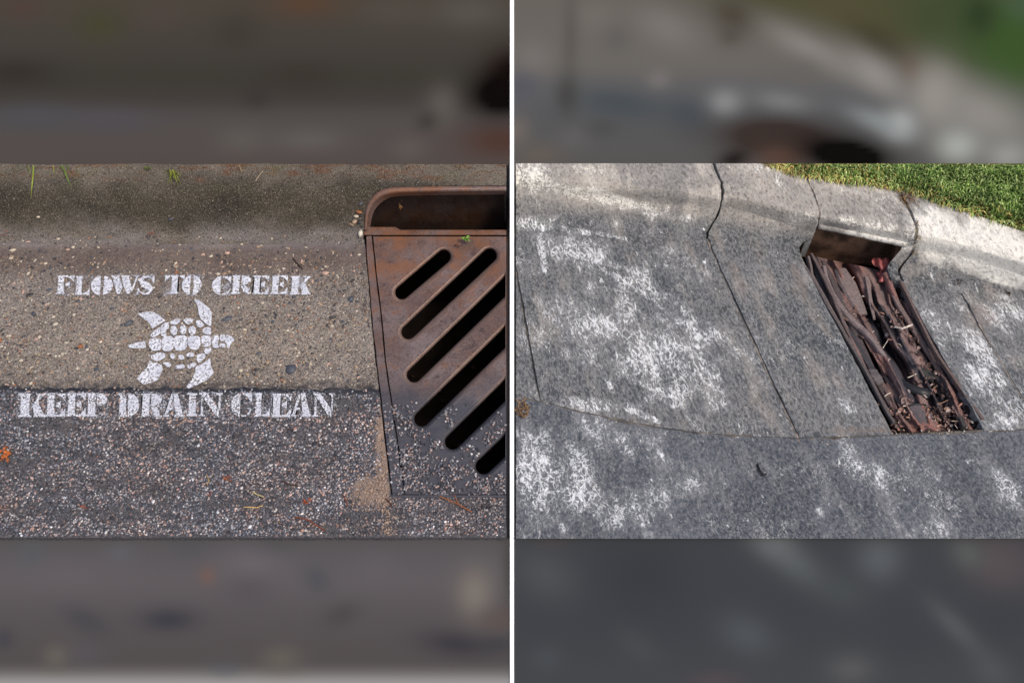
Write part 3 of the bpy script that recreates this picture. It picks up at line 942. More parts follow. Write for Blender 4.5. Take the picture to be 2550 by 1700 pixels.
# hood back plate
vs, fs = [], []
bx = [(x, S(x, 478)) for x in np.linspace(960, LX1, 8)]
for x, p in [(900, S(905, 520))] + bx:
    vs += [(p[0], bx[0][1][1] + 0.055, 0.094), (p[0], bx[0][1][1] + 0.045, 0.04), (p[0], bx[0][1][1] + 0.035, -0.05), (p[0], bx[0][1][1] + 0.03, -0.2)]
for i in range(8):
    for k in range(3):
        fs.append((i * 4 + k, i * 4 + k + 1, (i + 1) * 4 + k + 1, (i + 1) * 4 + k))
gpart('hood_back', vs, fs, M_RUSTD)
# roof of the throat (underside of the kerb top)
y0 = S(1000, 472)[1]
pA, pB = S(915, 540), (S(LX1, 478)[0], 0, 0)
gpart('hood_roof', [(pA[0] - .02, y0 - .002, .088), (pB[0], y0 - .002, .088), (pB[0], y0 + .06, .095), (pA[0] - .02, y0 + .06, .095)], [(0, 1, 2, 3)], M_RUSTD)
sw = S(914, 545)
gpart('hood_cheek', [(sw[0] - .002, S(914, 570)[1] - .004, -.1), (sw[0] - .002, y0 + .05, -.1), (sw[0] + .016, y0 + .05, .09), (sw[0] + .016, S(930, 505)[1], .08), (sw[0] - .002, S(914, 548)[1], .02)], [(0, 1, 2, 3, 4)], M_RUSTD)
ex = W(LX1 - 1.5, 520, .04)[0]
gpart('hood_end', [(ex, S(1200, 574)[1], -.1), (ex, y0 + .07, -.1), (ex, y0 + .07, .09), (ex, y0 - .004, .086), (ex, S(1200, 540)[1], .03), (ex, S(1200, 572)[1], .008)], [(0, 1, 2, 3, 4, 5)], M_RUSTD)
# pit under the grate
M_PIT = plain('wet_black_silt', (34, 27, 23), 0.9, 0.2, 0.4, 30, 0.5)
pp = [(xat(FR_OUT, p) - 3, p) for p in np.linspace(575, 1233, 8)] + [(1100, 1236), (LX1 - 1, 1236), (LX1 - 1, 575)]
pv = [W(x, y, 0)[:2] for x, y in pp]
yb2 = y0 + 0.06
pv = [(x, y) for x, y in pv] + [(pv[-1][0], yb2), (pv[0][0], yb2)]
vs = [(x, y, -0.002) for x, y in pv] + [(x, y, -0.42) for x, y in pv]
n = len(pv)
fs = [(i, (i + 1) % n, n + (i + 1) % n, n + i) for i in range(n)] + [tuple(range(n, 2 * n))]
gpart('pit', vs, fs, M_PIT)
# chippings washed onto the lower end of the plate
pos, rad, cc = [], [], []
caps6 = [capsule(a, b, r + 8) for a, b, r in slots]
for _ in range(5200):
    x, y = rng.uniform(950, 1259), rng.uniform(985, 1234)
    if x < xat(FR_OUT, y) + 2: continue
    if any(inside(c_, x, y) for c_ in caps6): continue
    m = vnoise(x / 34, y / 30) + 0.5 * vnoise(x / 12, y / 12)
    den = np.clip((y - 1000) / 70, 0, 1) * np.clip((m + 0.62), 0, 1)
    if x > 1130: den *= 0.45 + 0.4 * (vnoise(x / 22, y / 18) > 0.1)
    if 1185 < y and 975 < x < 1006: den *= 0.25
    if rng.random() > den: continue
    r = rng.uniform(1.8, 3.9)
    w = W(x, y, ZG); mp = W(x + 1, y)[0] - W(x, y)[0]
    pos.append((w[0], w[1], ZG + 0.002 + r * mp * .2)); rad.append(r * mp)
    cc.append(PAL_R[rng.choice(len(PAL_R), p=PRB_R)] * rng.uniform(0.85, 1.1))
tag(stones('washed_gravel', pos, rad, cc, M_STONE), 'fine gravel washed over the lower end of the rusty grate', kind='stuff')

# --- stencil lettering
def ell(cx, cy, rx, ry, a0, a1, n=12):
    return [(cx + rx * math.cos(math.radians(a0 + (a1 - a0) * k / n)), cy + ry * math.sin(math.radians(a0 + (a1 - a0) * k / n))) for k in range(n + 1)]
def stem(x0, x1, s=0.07):
    return [(x0 - s, 0), (x1 + s, 0), (x1 + s, .06), (x1, .1), (x1, .9), (x1 + s * .6, .95), (x1 + s * .6, 1), (x0 - s, 1), (x0 - s, .95), (x0, .9), (x0, .1), (x0 - s, .06)]
TOPARM = [(.54, 1), (1, 1), (.97, .66), (.86, .80), (.72, .9), (.54, .92)]
MIDARM = [(.54, .60), (.66, .62), (.78, .70), (.77, .34), (.66, .42), (.54, .44)]
LOWARM = [(.54, 0), (1, 0), (1, .38), (.88, .22), (.74, .11), (.54, .08)]
BOWL = lambda cy, ry: [(.5, cy + ry)] + ell(.52, cy, .46, ry, 90, -90, 10) + [(.5, cy - ry)]
def stroke(pts, ws):
    L, R_ = [], []
    for i, p in enumerate(pts):
        a, b = pts[max(i - 1, 0)], pts[min(i + 1, len(pts) - 1)]
        d = np.array(b) - np.array(a); d = d / np.linalg.norm(d)
        nrm = np.array((-d[1], d[0]))
        L.append(tuple(np.array(p) + nrm * ws[i] / 2)); R_.append(tuple(np.array(p) - nrm * ws[i] / 2))
    return L + R_[::-1]
GL = {
    'F': [stem(.12, .46), TOPARM, MIDARM], 'E': [stem(.12, .46), TOPARM, MIDARM, LOWARM], 'L': [stem(.12, .46), LOWARM],
    'I': [stem(.2, .8, .15)],
    'T': [stem(.36, .66, .08), [(.25, 1), (0, 1), (0, .62), (.1, .8), (.25, .91)], [(.78, 1), (1, 1), (1, .62), (.92, .8), (.78, .91)]],
    'O': [[(.43, .99)] + ell(.5, .5, .5, .53, 100, 260, 14) + [(.43, .01)], [(.58, .01)] + ell(.5, .5, .5, .53, -80, 80, 14) + [(.58, .99)]],
    'C': [[(.44, .99)] + ell(.52, .5, .52, .52, 100, 260, 14) + [(.44, .02)], [(.54, 1), (.98, 1), (.98, .6), (.88, .74), (.76, .86), (.54, .95)], stroke([(.52, .02), (.7, .04), (.86, .14), (.97, .34)], [.05, .09, .09, .04])],
    'D': [stem(.1, .4), [(.48, 1)] + ell(.48, .5, .5, .5, 90, -90, 14) + [(.48, 0)]],
    'P': [stem(.1, .44), BOWL(.72, .28)],
    'R': [stem(.1, .42), BOWL(.74, .26), [(.5, .42), (.74, .44), (.88, .3), (.9, .1), (1, .05), (1, 0), (.66, 0), (.6, .26), (.5, .36)]],
    'K': [stem(.1, .42), [(.5, .5), (.64, .7), (.72, .9), (.62, 1), (1, 1), (.98, .94), (.86, .86), (.7, .6)], [(.52, .48), (.72, .62), (.94, .12), (1.02, .05), (1.02, 0), (.58, 0), (.6, .1)]],
    'A': [[(-.02, 0), (.3, 0), (.3, .05), (.2, .1), (.27, .28), (.44, .28), (.44, .38), (.3, .38), (.44, .78), (.40, 1), (.36, .96), (.08, .1), (-.02, .05)], [(.46, 1), (.68, 1), (.95, .1), (1.03, .05), (1.03, 0), (.54, 0), (.54, .05), (.62, .1), (.5, .6)]],
    'N': [[(0, 0), (.28, 0), (.28, .05), (.2, .1), (.2, .72), (.1, .88), (.1, .1), (0, .05)], [(0, 1), (.34, 1), (.86, .3), (.86, -.01), (.76, -.01), (.24, .72), (.1, .92), (0, .95)], [(.72, 1), (1, 1), (1, .95), (.92, .9), (.92, .24), (.9, .24), (.84, .42), (.84, .9), (.72, .95)]],
    'W': [[(-.02, 1), (.32, 1), (.28, .92), (.42, .36), (.34, 0), (.26, 0), (.04, .92)], [(.34, 1), (.66, 1), (.62, .92), (.76, .36), (.68, 0), (.6, 0), (.44, .5), (.38, .92)], [(.74, 1), (1, 1), (.95, .92), (.76, .1), (.72, .18), (.8, .5), (.87, .92)]],
    'S': [stroke([(.84, .84), (.62, .97), (.34, .94), (.18, .78), (.34, .6), (.62, .46), (.84, .3), (.72, .08), (.42, .03), (.14, .16)], [.05, .08, .18, .28, .34, .36, .30, .16, .08, .05]), [(.9, 1), (1, 1), (1, .6), (.92, .66), (.82, .82)], [(0, 0), (.09, 0), (.18, .16), (.07, .36), (0, .4)]],
}
def paint_poly(mb, poly, place, zfn, sub=0):
    bm = bmesh.new()
    vv = [bm.verts.new((x, y, 0)) for x, y in poly]
    try:
        f = bm.faces.new(vv)
    except ValueError:
        bm.free(); return
    bmesh.ops.triangulate(bm, faces=[f])
    bm.verts.ensure_lookup_table()
    vs = []
    for v in bm.verts:
        px, py = place(v.co.x, v.co.y)
        vs.append(W(px, py, zfn(px, py)))
    fs = fix_up(vs, [tuple(q.index for q in f.verts) for f in bm.faces])
    mb.add(vs, fs)
    bm.free()

M_PAINT = m_paint('white_stencil_paint', 0.492)
M_PAINT2 = m_paint('worn_stencil_paint', 0.53, 1.25)
M_SPRAY = m_paint('white_overspray', 0.66, 1.6)
def lettering(text, spans, y0, y1, zz, mat, label, lean):
    root = empty('stencil_lettering')
    root.location = W((spans[0][0] + spans[-1][1]) / 2, y1, 0)
    tag(root, label, 'lettering', 'white stencil marks on the ground')
    for ch, (a, b) in zip(text, spans):
        mb = MB()
        jx, jy = rng.uniform(-1, 1), rng.uniform(-1.2, 1.2)
        for poly in GL[ch]:
            jit = [(x + rng.uniform(-.012, .012), y + rng.uniform(-.012, .012)) for x, y in poly]
            paint_poly(mb, jit, lambda gx, gy: (a + jx + (gx * 1.05 - .025) * (b - a) + (gy - .5) * lean, y1 + jy - gy * (y1 - y0)), lambda px, py: zz)
        o = mb.build('letter', mat, root)
        o.matrix_parent_inverse = Matrix.Translation(-Vector(root.location))
        sv = [W(a - 4 + k * (b - a + 8) / 6, y1 + 4 - j * (y1 - y0 + 8) / 4, zz - .0008) for j in range(5) for k in range(7)]
        sf = [(j * 7 + k, j * 7 + k + 1, j * 7 + k + 8, j * 7 + k + 7) for j in range(4) for k in range(6)]
        new_obj('overspray', sv, sf, M_SPRAY, o)
lettering('FLOWSTOCREEK', [(140, 184), (187, 223), (227, 279), (277, 345), (343, 383), (411, 457), (455, 502), (529, 575), (577, 625), (628, 668), (674, 715), (721, 772)],
          686.5, 732.5, 0.0048, M_PAINT, 'white stencilled words FLOWS TO CREEK above the turtle', 3)
lettering('KEEPDRAINCLEAN', [(44, 112), (112, 161), (164, 212), (215, 266), (294, 347), (350, 402), (408, 456), (464, 492), (497, 553), (577, 627), (632, 671), (676, 725), (727, 775), (779, 832)],
          979, 1037, 0.0085, M_PAINT2, 'white worn stencilled words KEEP DRAIN CLEAN on the asphalt edge', 2)

# --- stencil turtle
def tz(p): return (p[0] / 6.03 + 310, p[1] / 6.03 + 730)
TURT = {
    'flipper': [[(195, 310), (330, 275), (430, 280), (530, 330), (615, 410), (540, 455), (470, 500), (415, 530), (385, 470), (345, 420), (270, 365)],
                [(1040, 95), (1110, 95), (1180, 150), (1270, 220), (1310, 290), (1305, 400), (1300, 500), (1215, 450), (1150, 390), (1115, 310), (1105, 210), (1075, 140)],
                [(375, 1010), (560, 1075), (575, 1140), (545, 1210), (500, 1300), (400, 1340), (290, 1370), (185, 1285), (265, 1180), (340, 1110)],
                [(1285, 970), (1300, 1090), (1340, 1195), (1240, 1300), (1100, 1370), (960, 1430), (930, 1400), (1020, 1280), (1060, 1180), (1070, 1100), (1180, 1050)]],
    'tail': [[(50, 780), (200, 735), (315, 720), (320, 820), (150, 825), (70, 815)]],
    'head': [[(1315, 650), (1400, 630), (1420, 680), (1400, 760), (1420, 810), (1340, 820), (1310, 740)], [(1440, 620), (1510, 620), (1510, 700), (1460, 720), (1430, 690)],
             [(1530, 620), (1600, 650), (1655, 700), (1590, 760), (1570, 820), (1535, 810), (1540, 750), (1505, 730)], [(1430, 750), (1510, 755), (1515, 810), (1430, 810)]],
    'scute': [[(385, 640), (450, 560), (535, 505), (545, 560), (520, 620), (430, 660)], [(545, 500), (600, 450), (670, 440), (660, 530), (620, 550), (640, 640), (560, 640), (540, 580)],
              [(680, 430), (760, 390), (840, 385), (830, 430), (770, 475), (700, 460)], [(880, 400), (960, 370), (1035, 395), (1010, 440), (950, 465), (905, 430)],
              [(1080, 410), (1140, 410), (1200, 480), (1130, 520), (1075, 470)], [(700, 500), (760, 490), (795, 550), (780, 610), (735, 630), (690, 580)],
              [(840, 500), (890, 470), (930, 530), (920, 590), (880, 615), (830, 580)], [(970, 520), (1030, 480), (1075, 540), (1060, 600), (1010, 635), (965, 580)],
              [(1190, 520), (1295, 510), (1300, 625), (1220, 610), (1170, 580)], [(380, 690), (540, 665), (550, 850), (420, 860), (365, 780)],
              [(560, 660), (735, 645), (735, 820), (680, 865), (570, 860)], [(755, 645), (930, 635), (940, 790), (900, 850), (770, 860), (745, 750)],
              [(955, 650), (1130, 645), (1140, 780), (1100, 840), (1010, 845), (955, 770)], [(1160, 635), (1290, 640), (1290, 790), (1180, 800), (1155, 720)],
              [(400, 930), (520, 890), (600, 900), (610, 960), (540, 1000), (480, 1020), (410, 980)], [(690, 910), (750, 905), (760, 960), (730, 990), (690, 960)],
              [(820, 920), (880, 930), (900, 980), (850, 1000), (810, 970)], [(940, 900), (1030, 890), (1050, 940), (990, 960), (930, 940)],
              [(1090, 920), (1190, 900), (1220, 960), (1120, 1050), (1085, 1000)], [(1220, 820), (1300, 810), (1300, 880), (1230, 920), (1195, 870)],
              [(570, 1040), (680, 1035), (700, 1090), (640, 1110)], [(760, 1090), (880, 1060), (910, 1110), (830, 1140), (770, 1120)], [(940, 1080), (1040, 1040), (1085, 1060), (1030, 1120), (960, 1130)]]}
turt = empty('turtle_stencil')
turt.location = W(452, 860, 0)
tag(turt, 'white stencilled turtle with divided shell between the two lines of lettering', 'stencil', 'white stencil marks on the ground')
def smooth_poly(p):
    out = []
    n = len(p)
    for i in range(n):
        a, b = np.array(p[i]), np.array(p[(i + 1) % n])
        out += [tuple(a * .8 + b * .2), tuple(a * .2 + b * .8)]
    return out
for part, polys in TURT.items():
    for p in polys:
        mb = MB()
        if part in ('scute', 'head'):
            c = np.mean(p, axis=0)
            p = [tuple(c + (np.array(q) - c) * 1.07) for q in smooth_poly(p)]
        paint_poly(mb, p, lambda x, y: tz((x, y)), lambda px, py: 0.0048 if py < 960 else 0.009)
        o = mb.build(part, M_PAINT, turt)
        o.matrix_parent_inverse = Matrix.Translation(-Vector(turt.location))

# --- plants, leaves and twigs on the left
def G(c, k=1.0): return tuple(v * k for v in lin(c))
def own(mb, name, mat, label, cat, group=None):
    o = mb.build(name, mat)
    return tag(o, label, cat, group)
def kpt(px, py, h): return S(px, py, h)

def tuft(label, blades, col):
    mb = MB()
    for (pts, w) in blades:
        P = [kpt(px, py, h) for px, py, h in pts]
        mb.blade(P, w, G(col, random.uniform(.7, 1.25)), random.uniform(-.5, .5))
    return own(mb, 'grass_tuft', M_PLANT, label, 'grass tuft', 'grass tufts on the kerb')
tuft('single long green grass blade hanging over the kerb', [([(84, 412, .01), (82, 440, .016), (79, 470, .012), (77, 496, .004)], .0035), ([(70, 412, .004), (74, 425, .012), (72, 436, .006)], .0025)], (120, 132, 48))
tuft('short pale grass blade beside the long hanging one', [([(132, 412, .006), (134, 424, .012), (135, 434, .004)], .003)], (128, 118, 52))
tuft('leaning green grass sprig with one long blade on the kerb', [([(154, 411, .01), (163, 432, .016), (170, 450, .01), (176, 464, .003)], .0035), ([(152, 411, .004), (160, 424, .02), (166, 430, .012)], .004), ([(165, 411, .006), (170, 420, .012), (164, 431, .006)], .003)], (98, 122, 46))
bl = []
for k in range(18):
    x0 = 425 + random.uniform(-8, 10); dx = random.uniform(-22, 24)
    bl.append(([(x0, 436 + random.uniform(-14, 8), .003), (x0 + dx * .5, 440 + random.uniform(-20, 5), .018), (x0 + dx, 452 + random.uniform(-26, 16), .006)], random.uniform(.002, .0038)))
tuft('small bushy green grass tuft in the moss of the kerb', bl, (126, 132, 44))
bl = []
for k in range(6):
    x0 = 372 + random.uniform(-12, 12); dx = random.uniform(-10, 10)
    bl.append(([(x0, 415, .003), (x0 + dx * .5, 418, .012), (x0 + dx, 424, .004)], .0025))
tuft('thin green grass wisps left of the bushy tuft', bl, (110, 118, 48))

def twig(pts, r, col, label, h=0.004, name='twig', cat='twig', group='twigs and needles on the ground'):
    mb = MB()
    n = 7
    P = []
    for k in range(n):
        t = k / (n - 1)
        i = t * (len(pts) - 1); a = int(min(i, len(pts) - 2)); f = i - a
        x = pts[a][0] * (1 - f) + pts[a + 1][0] * f + random.uniform(-.6, .6)
        y = pts[a][1] * (1 - f) + pts[a + 1][1] * f + random.uniform(-.6, .6)
        P.append(S(x, y, h + random.uniform(0, .002)))
    mb.tube(P, [r * random.uniform(.7, 1.1) for _ in P], 5, G(col))
    return own(mb, name, M_PLANT, label, cat, group)
twig([(729, 642), (742, 657), (754, 671)], .0016, (52, 38, 32), 'thin dark twig lying above the word CREEK')
twig([(902, 594), (893, 605), (885, 618)], .0017, (92, 84, 76), 'grey twig stub beside the corner of the grate frame')
twig([(655, 425), (646, 437), (637, 450)], .0011, (162, 146, 118), 'pale dry stem lying on the kerb top', 0.006)
twig([(595, 410), (600, 422), (603, 428)], .0010, (160, 140, 112), 'short pale stem at the back of the kerb', 0.006)
twig([(700, 1196), (720, 1205), (742, 1210)], .0018, (70, 52, 46), 'dark bent twig on the asphalt near the grate', .008)
twig([(628, 1224), (640, 1230), (657, 1237)], .0011, (196, 178, 120), 'straw coloured needle on the asphalt', .008)
twig([(735, 1287), (770, 1295), (808, 1320)], .0015, (118, 62, 40), 'long reddish twig near the front edge of the asphalt', .008)
twig([(855, 1232), (862, 1247), (866, 1262)], .0014, (112, 64, 44), 'short reddish twig below the sand patch', .008)
twig([(1095, 1236), (1130, 1250), (1175, 1274)], .0013, (150, 92, 54), 'orange needle lying in front of the grate', .008)
twig([(1132, 1232), (1140, 1252), (1150, 1262)], .0012, (140, 88, 56), 'crooked brown needle touching the front of the grate', .008)
twig([(515, 1183), (521, 1195), (516, 1206)], .0012, (168, 140, 92), 'bent tan needle left of the small orange leaf', .008)
twig([(606, 1262), (640, 1263), (655, 1258)], .0012, (196, 160, 104), 'tan needle flat along the dark asphalt streak', .008)
twig([(440, 1060), (455, 1050), (466, 1040)], .001, (176, 140, 110), 'fine tan needle just under the word DRAIN', .009)
twig([(960, 1240), (972, 1252), (975, 1262)], .0015, (80, 48, 40), 'dark needle at the bottom corner of the grate frame', .008)

def scrap(cx, cy, n, size, col, label, h=.006, name='leaf_scrap', cat='leaf', group='orange leaf scraps on the asphalt', spread=1.0):
    mb = MB()
    for k in range(n):
        a = random.uniform(0, 6.28); d = random.uniform(0, size * spread)
        x, y = cx + d * math.cos(a), cy + d * math.sin(a) * .8
        b = random.uniform(0, 6.28); L = size * random.uniform(.5, 1.1)
        P = [S(x + L * t * math.cos(b + t * .6), y + L * t * math.sin(b + t * .6) * .8, h + .006 * math.sin(t * 3)) for t in (0, .35, .7, 1)]
        w = size * .00038
        mb.blade(P, [w * .3, w, w * .8, w * .1], G(col, random.uniform(.75, 1.2)), random.uniform(-1, 1))
    return own(mb, name, M_PLANT, label, cat, group)
scrap(12, 1128, 16, 19, (186, 108, 58), 'ragged orange leaf at the edge of the asphalt left of the chippings', .008)
scrap(566, 1190, 10, 9, (190, 104, 56), 'small bright orange leaf scrap on the asphalt', .008)
scrap(540, 1204, 5, 6, (172, 96, 56), 'tiny orange leaf crumb beside the small orange leaf', .008)
scrap(522, 1230, 6, 8, (150, 84, 50), 'dull orange leaf crumbs above the dark asphalt streak', .008)
scrap(208, 1260, 7, 9, (166, 88, 48), 'orange brown leaf flake in the dark asphalt hollow', .008)
scrap(765, 1250, 9, 11, (176, 92, 54), 'orange brown leaf bits near the sand patch', .008)
scrap(378, 582, 7, 9, (148, 92, 72), 'reddish leaf flake on the pale line of the gutter', .004)
scrap(640, 1290, 2, 6, (200, 160, 70), 'yellow leaf speck on the asphalt', .008)
scrap(1138, 612, 6, 8, (136, 78, 50), 'brown curled leaf under the green sprout', .006)
scrap(687, 1300, 4, 7, (196, 150, 70), 'yellow brown leaf flake near the front edge', .008)
scrap(12, 582, 6, 8, (148, 84, 66), 'reddish brown flake at the start of the pale line', .004)
# sprout
mb = MB()
for (dx, dy, a) in [(-8, -4, 2.6), (6, -6, .5), (0, 4, 1.6), (9, 3, 0)]:
    P = [S(1160, 597, .008)] + [S(1160 + dx * t, 595 + dy * t, .008 + .012 * math.sin(t * 2)) for t in (.5, 1.0, 1.4)]
    mb.blade(P, [.003, .010, .009, .001], G((112, 152, 62), random.uniform(.8, 1.2)), a)
own(mb, 'sprout', M_PLANT, 'tiny bright green sprout growing on the top of the grate', 'plant')
# pale seed pod by the corner of the hood
mb = MB()
P = [S(899, 572, .006), S(898, 578, .009), S(897, 585, .01), S(896, 591, .006)]
mb.tube(P, [.001, .0055, .0055, .001], 8, G((196, 188, 172)), .6)
own(mb, 'seed_pod', M_PLANT, 'pale striped seed pod at the corner of the grate hood', 'seed pod')
# loose stones broken out at the corner
mb = MB()
crn = empty('stone_cluster')
crn.location = S(895, 545)
tag(crn, 'broken stones poking from the kerb beside the hood corner', 'stones')
for (x, y, r, cn) in [(893, 530, 9, 'rusty'), (887, 540, 7, 'cream'), (897, 552, 8, 'dark'), (884, 553, 8, 'tan'), (900, 508, 7, 'slate'), (876, 560, 6, 'tan'), (899, 538, 5, 'dark'), (901, 565, 5, 'dark')]:
    o = pebble(x, y, r, cn, None, .5, crn, 'stone')
    o.matrix_parent_inverse = Matrix.Translation(-Vector(crn.location))
# dry leaf caught in the throat of the hood
mb = MB()
bpy_ = bx[0][1][1]
for k in range(7):
    c = Vector(W(993 + random.uniform(-5, 5), 530 + random.uniform(-14, 14), .03))
    c = Vector(W(993 + random.uniform(-5, 5), 530 + random.uniform(-14, 14), .015)); c.y += .035
    P = [c, c + Vector((random.uniform(-.006, .006), -.003, random.uniform(-.008, .008))), c + Vector((random.uniform(-.008, .008), -.004, random.uniform(-.012, .012)))]
    mb.blade(P, [.002, .004, .001], G((126, 92, 56), random.uniform(.7, 1.2)), random.uniform(-1, 1))
own(mb, 'dry_leaf', M_LITTER, 'curled tan leaf caught inside the dark hood opening', 'leaf')
# silt and leaf scraps on the bottom of the pit, dimly seen through the slots
pos = []; rad = []; cc = []
for _ in range(80):
    x, y = rng.uniform(990, 1250), rng.uniform(600, 1200)
    w = W(x, y, 0)
    pos.append((w[0], w[1], -0.41)); rad.append(rng.uniform(.004, .012)); cc.append(np.array(lin(random.choice([(66, 46, 32), (50, 36, 28), (76, 58, 42)]))))
tag(stones('pit_litter', pos, rad, cc, M_STONE), 'brown rubbish on the floor of the pit below the grate', kind='stuff')

# ================================================================== RIGHT: kerb and gutter with a litter-filled drain
RX0, RX1, RT0, RT1 = 1285.0, 2612.0, 407.0, 1340.5
ST = [  # station u, then back edge, nose, mid face, toe, gutter, road joint
    (1150, (1140, 300), (1180, 400), (1165, 460), (1150, 530), (1155, 560), (1230, 965)),
    (1265, (1250, 320), (1290, 420), (1280, 480), (1262, 548), (1268, 580), (1345, 1000)),
    (1640, (1632, 352), (1672, 462), (1661, 512), (1636, 569), (1644, 600), (1815, 1084)),
    (1762, (1762, 370), (1800, 475), (1790, 525), (1761, 583), (1770, 615), (1989, 1090)),
    (1995, (2008, 440), (2042, 530), (2035, 568), (1992, 618), (2003, 650), (2228, 1084)),
    (2245, (2240, 472), (2284, 572), (2275, 620), (2240, 672), (2250, 700), (2458, 1074)),
    (2385, (2372, 516), (2420, 600), (2412, 650), (2385, 700), (2395, 730), (2590, 1068)),
    (2640, (2630, 600), (2680, 680), (2675, 725), (2640, 770), (2652, 800), (2860, 1058))]
SU = [s_[0] for s_ in ST]
ZV = [.098, .094, .048, .004, .0, .0]
VK = [0, 1, 2, 3, 4, 5]
_uu = np.arange(1150, 2640.5, 1.0)
_lines = [[pchip(SU, [s_[1 + k][c] for s_ in ST], _uu) for c in (0, 1)] for k in range(6)]
_vv = np.linspace(0, 5, 101)
_zt = pchip(VK, ZV, _vv)
def line_pt(k, u):
    t = min(max(u - 1150, 0), len(_uu) - 1.001); i = int(t); f = t - i
    return tuple(_lines[k][c][i] * (1 - f) + _lines[k][c][i + 1] * f for c in (0, 1))
_cache = {}
def RS(u, v, dz=0.0):
    """surface of the kerb and gutter at station u and cross position v"""
    if u not in _cache:
        if len(_cache) > 4000: _cache.clear()
        pts = [line_pt(k, u) for k in range(6)]
        _cache[u] = [pchip(VK, [p[c] for p in pts], _vv) for c in (0, 1)]
    px, py = (float(np.interp(v, _vv, _cache[u][c])) for c in (0, 1))
    return W(px, py, float(np.interp(v, _vv, _zt)) + dz)

def ray_plane(pa, pb, inside_pt):
    """plane through the camera station and two sight lines; the ground block is sawn along it"""
    a, b = Vector(W(*pa, 0)), Vector(W(*pb, 0))
    o = Vector((0, 0, HC))
    n = (a - o).cross(b - o).normalized()
    if n.dot(Vector(W(*inside_pt, 0)) - o) > 0: n = -n
    return o, n
MIDR = (1900, 900)
SAW = [ray_plane((RX0, 500), (RX0, 1300), MIDR), ray_plane((1300, RT0), (2500, RT0), MIDR),
       ray_plane((1300, RT1), (2500, RT1), MIDR), ray_plane((RX1, 500), (RX1, 1300), MIDR)]
def saw(o):
    bm = bmesh.new(); bm.from_mesh(o.data)
    for co, no in SAW:
        bmesh.ops.bisect_plane(bm, geom=bm.verts[:] + bm.edges[:] + bm.faces[:], plane_co=co, plane_no=no, clear_outer=True)
    bm.to_mesh(o.data); bm.free()
    return o

# direction of the gutter's fall across the slab, for streaks
_d = Vector(RS(1762, 5)) - Vector(RS(1762, 4))
STREAK = math.atan2(_d.y, _d.x)

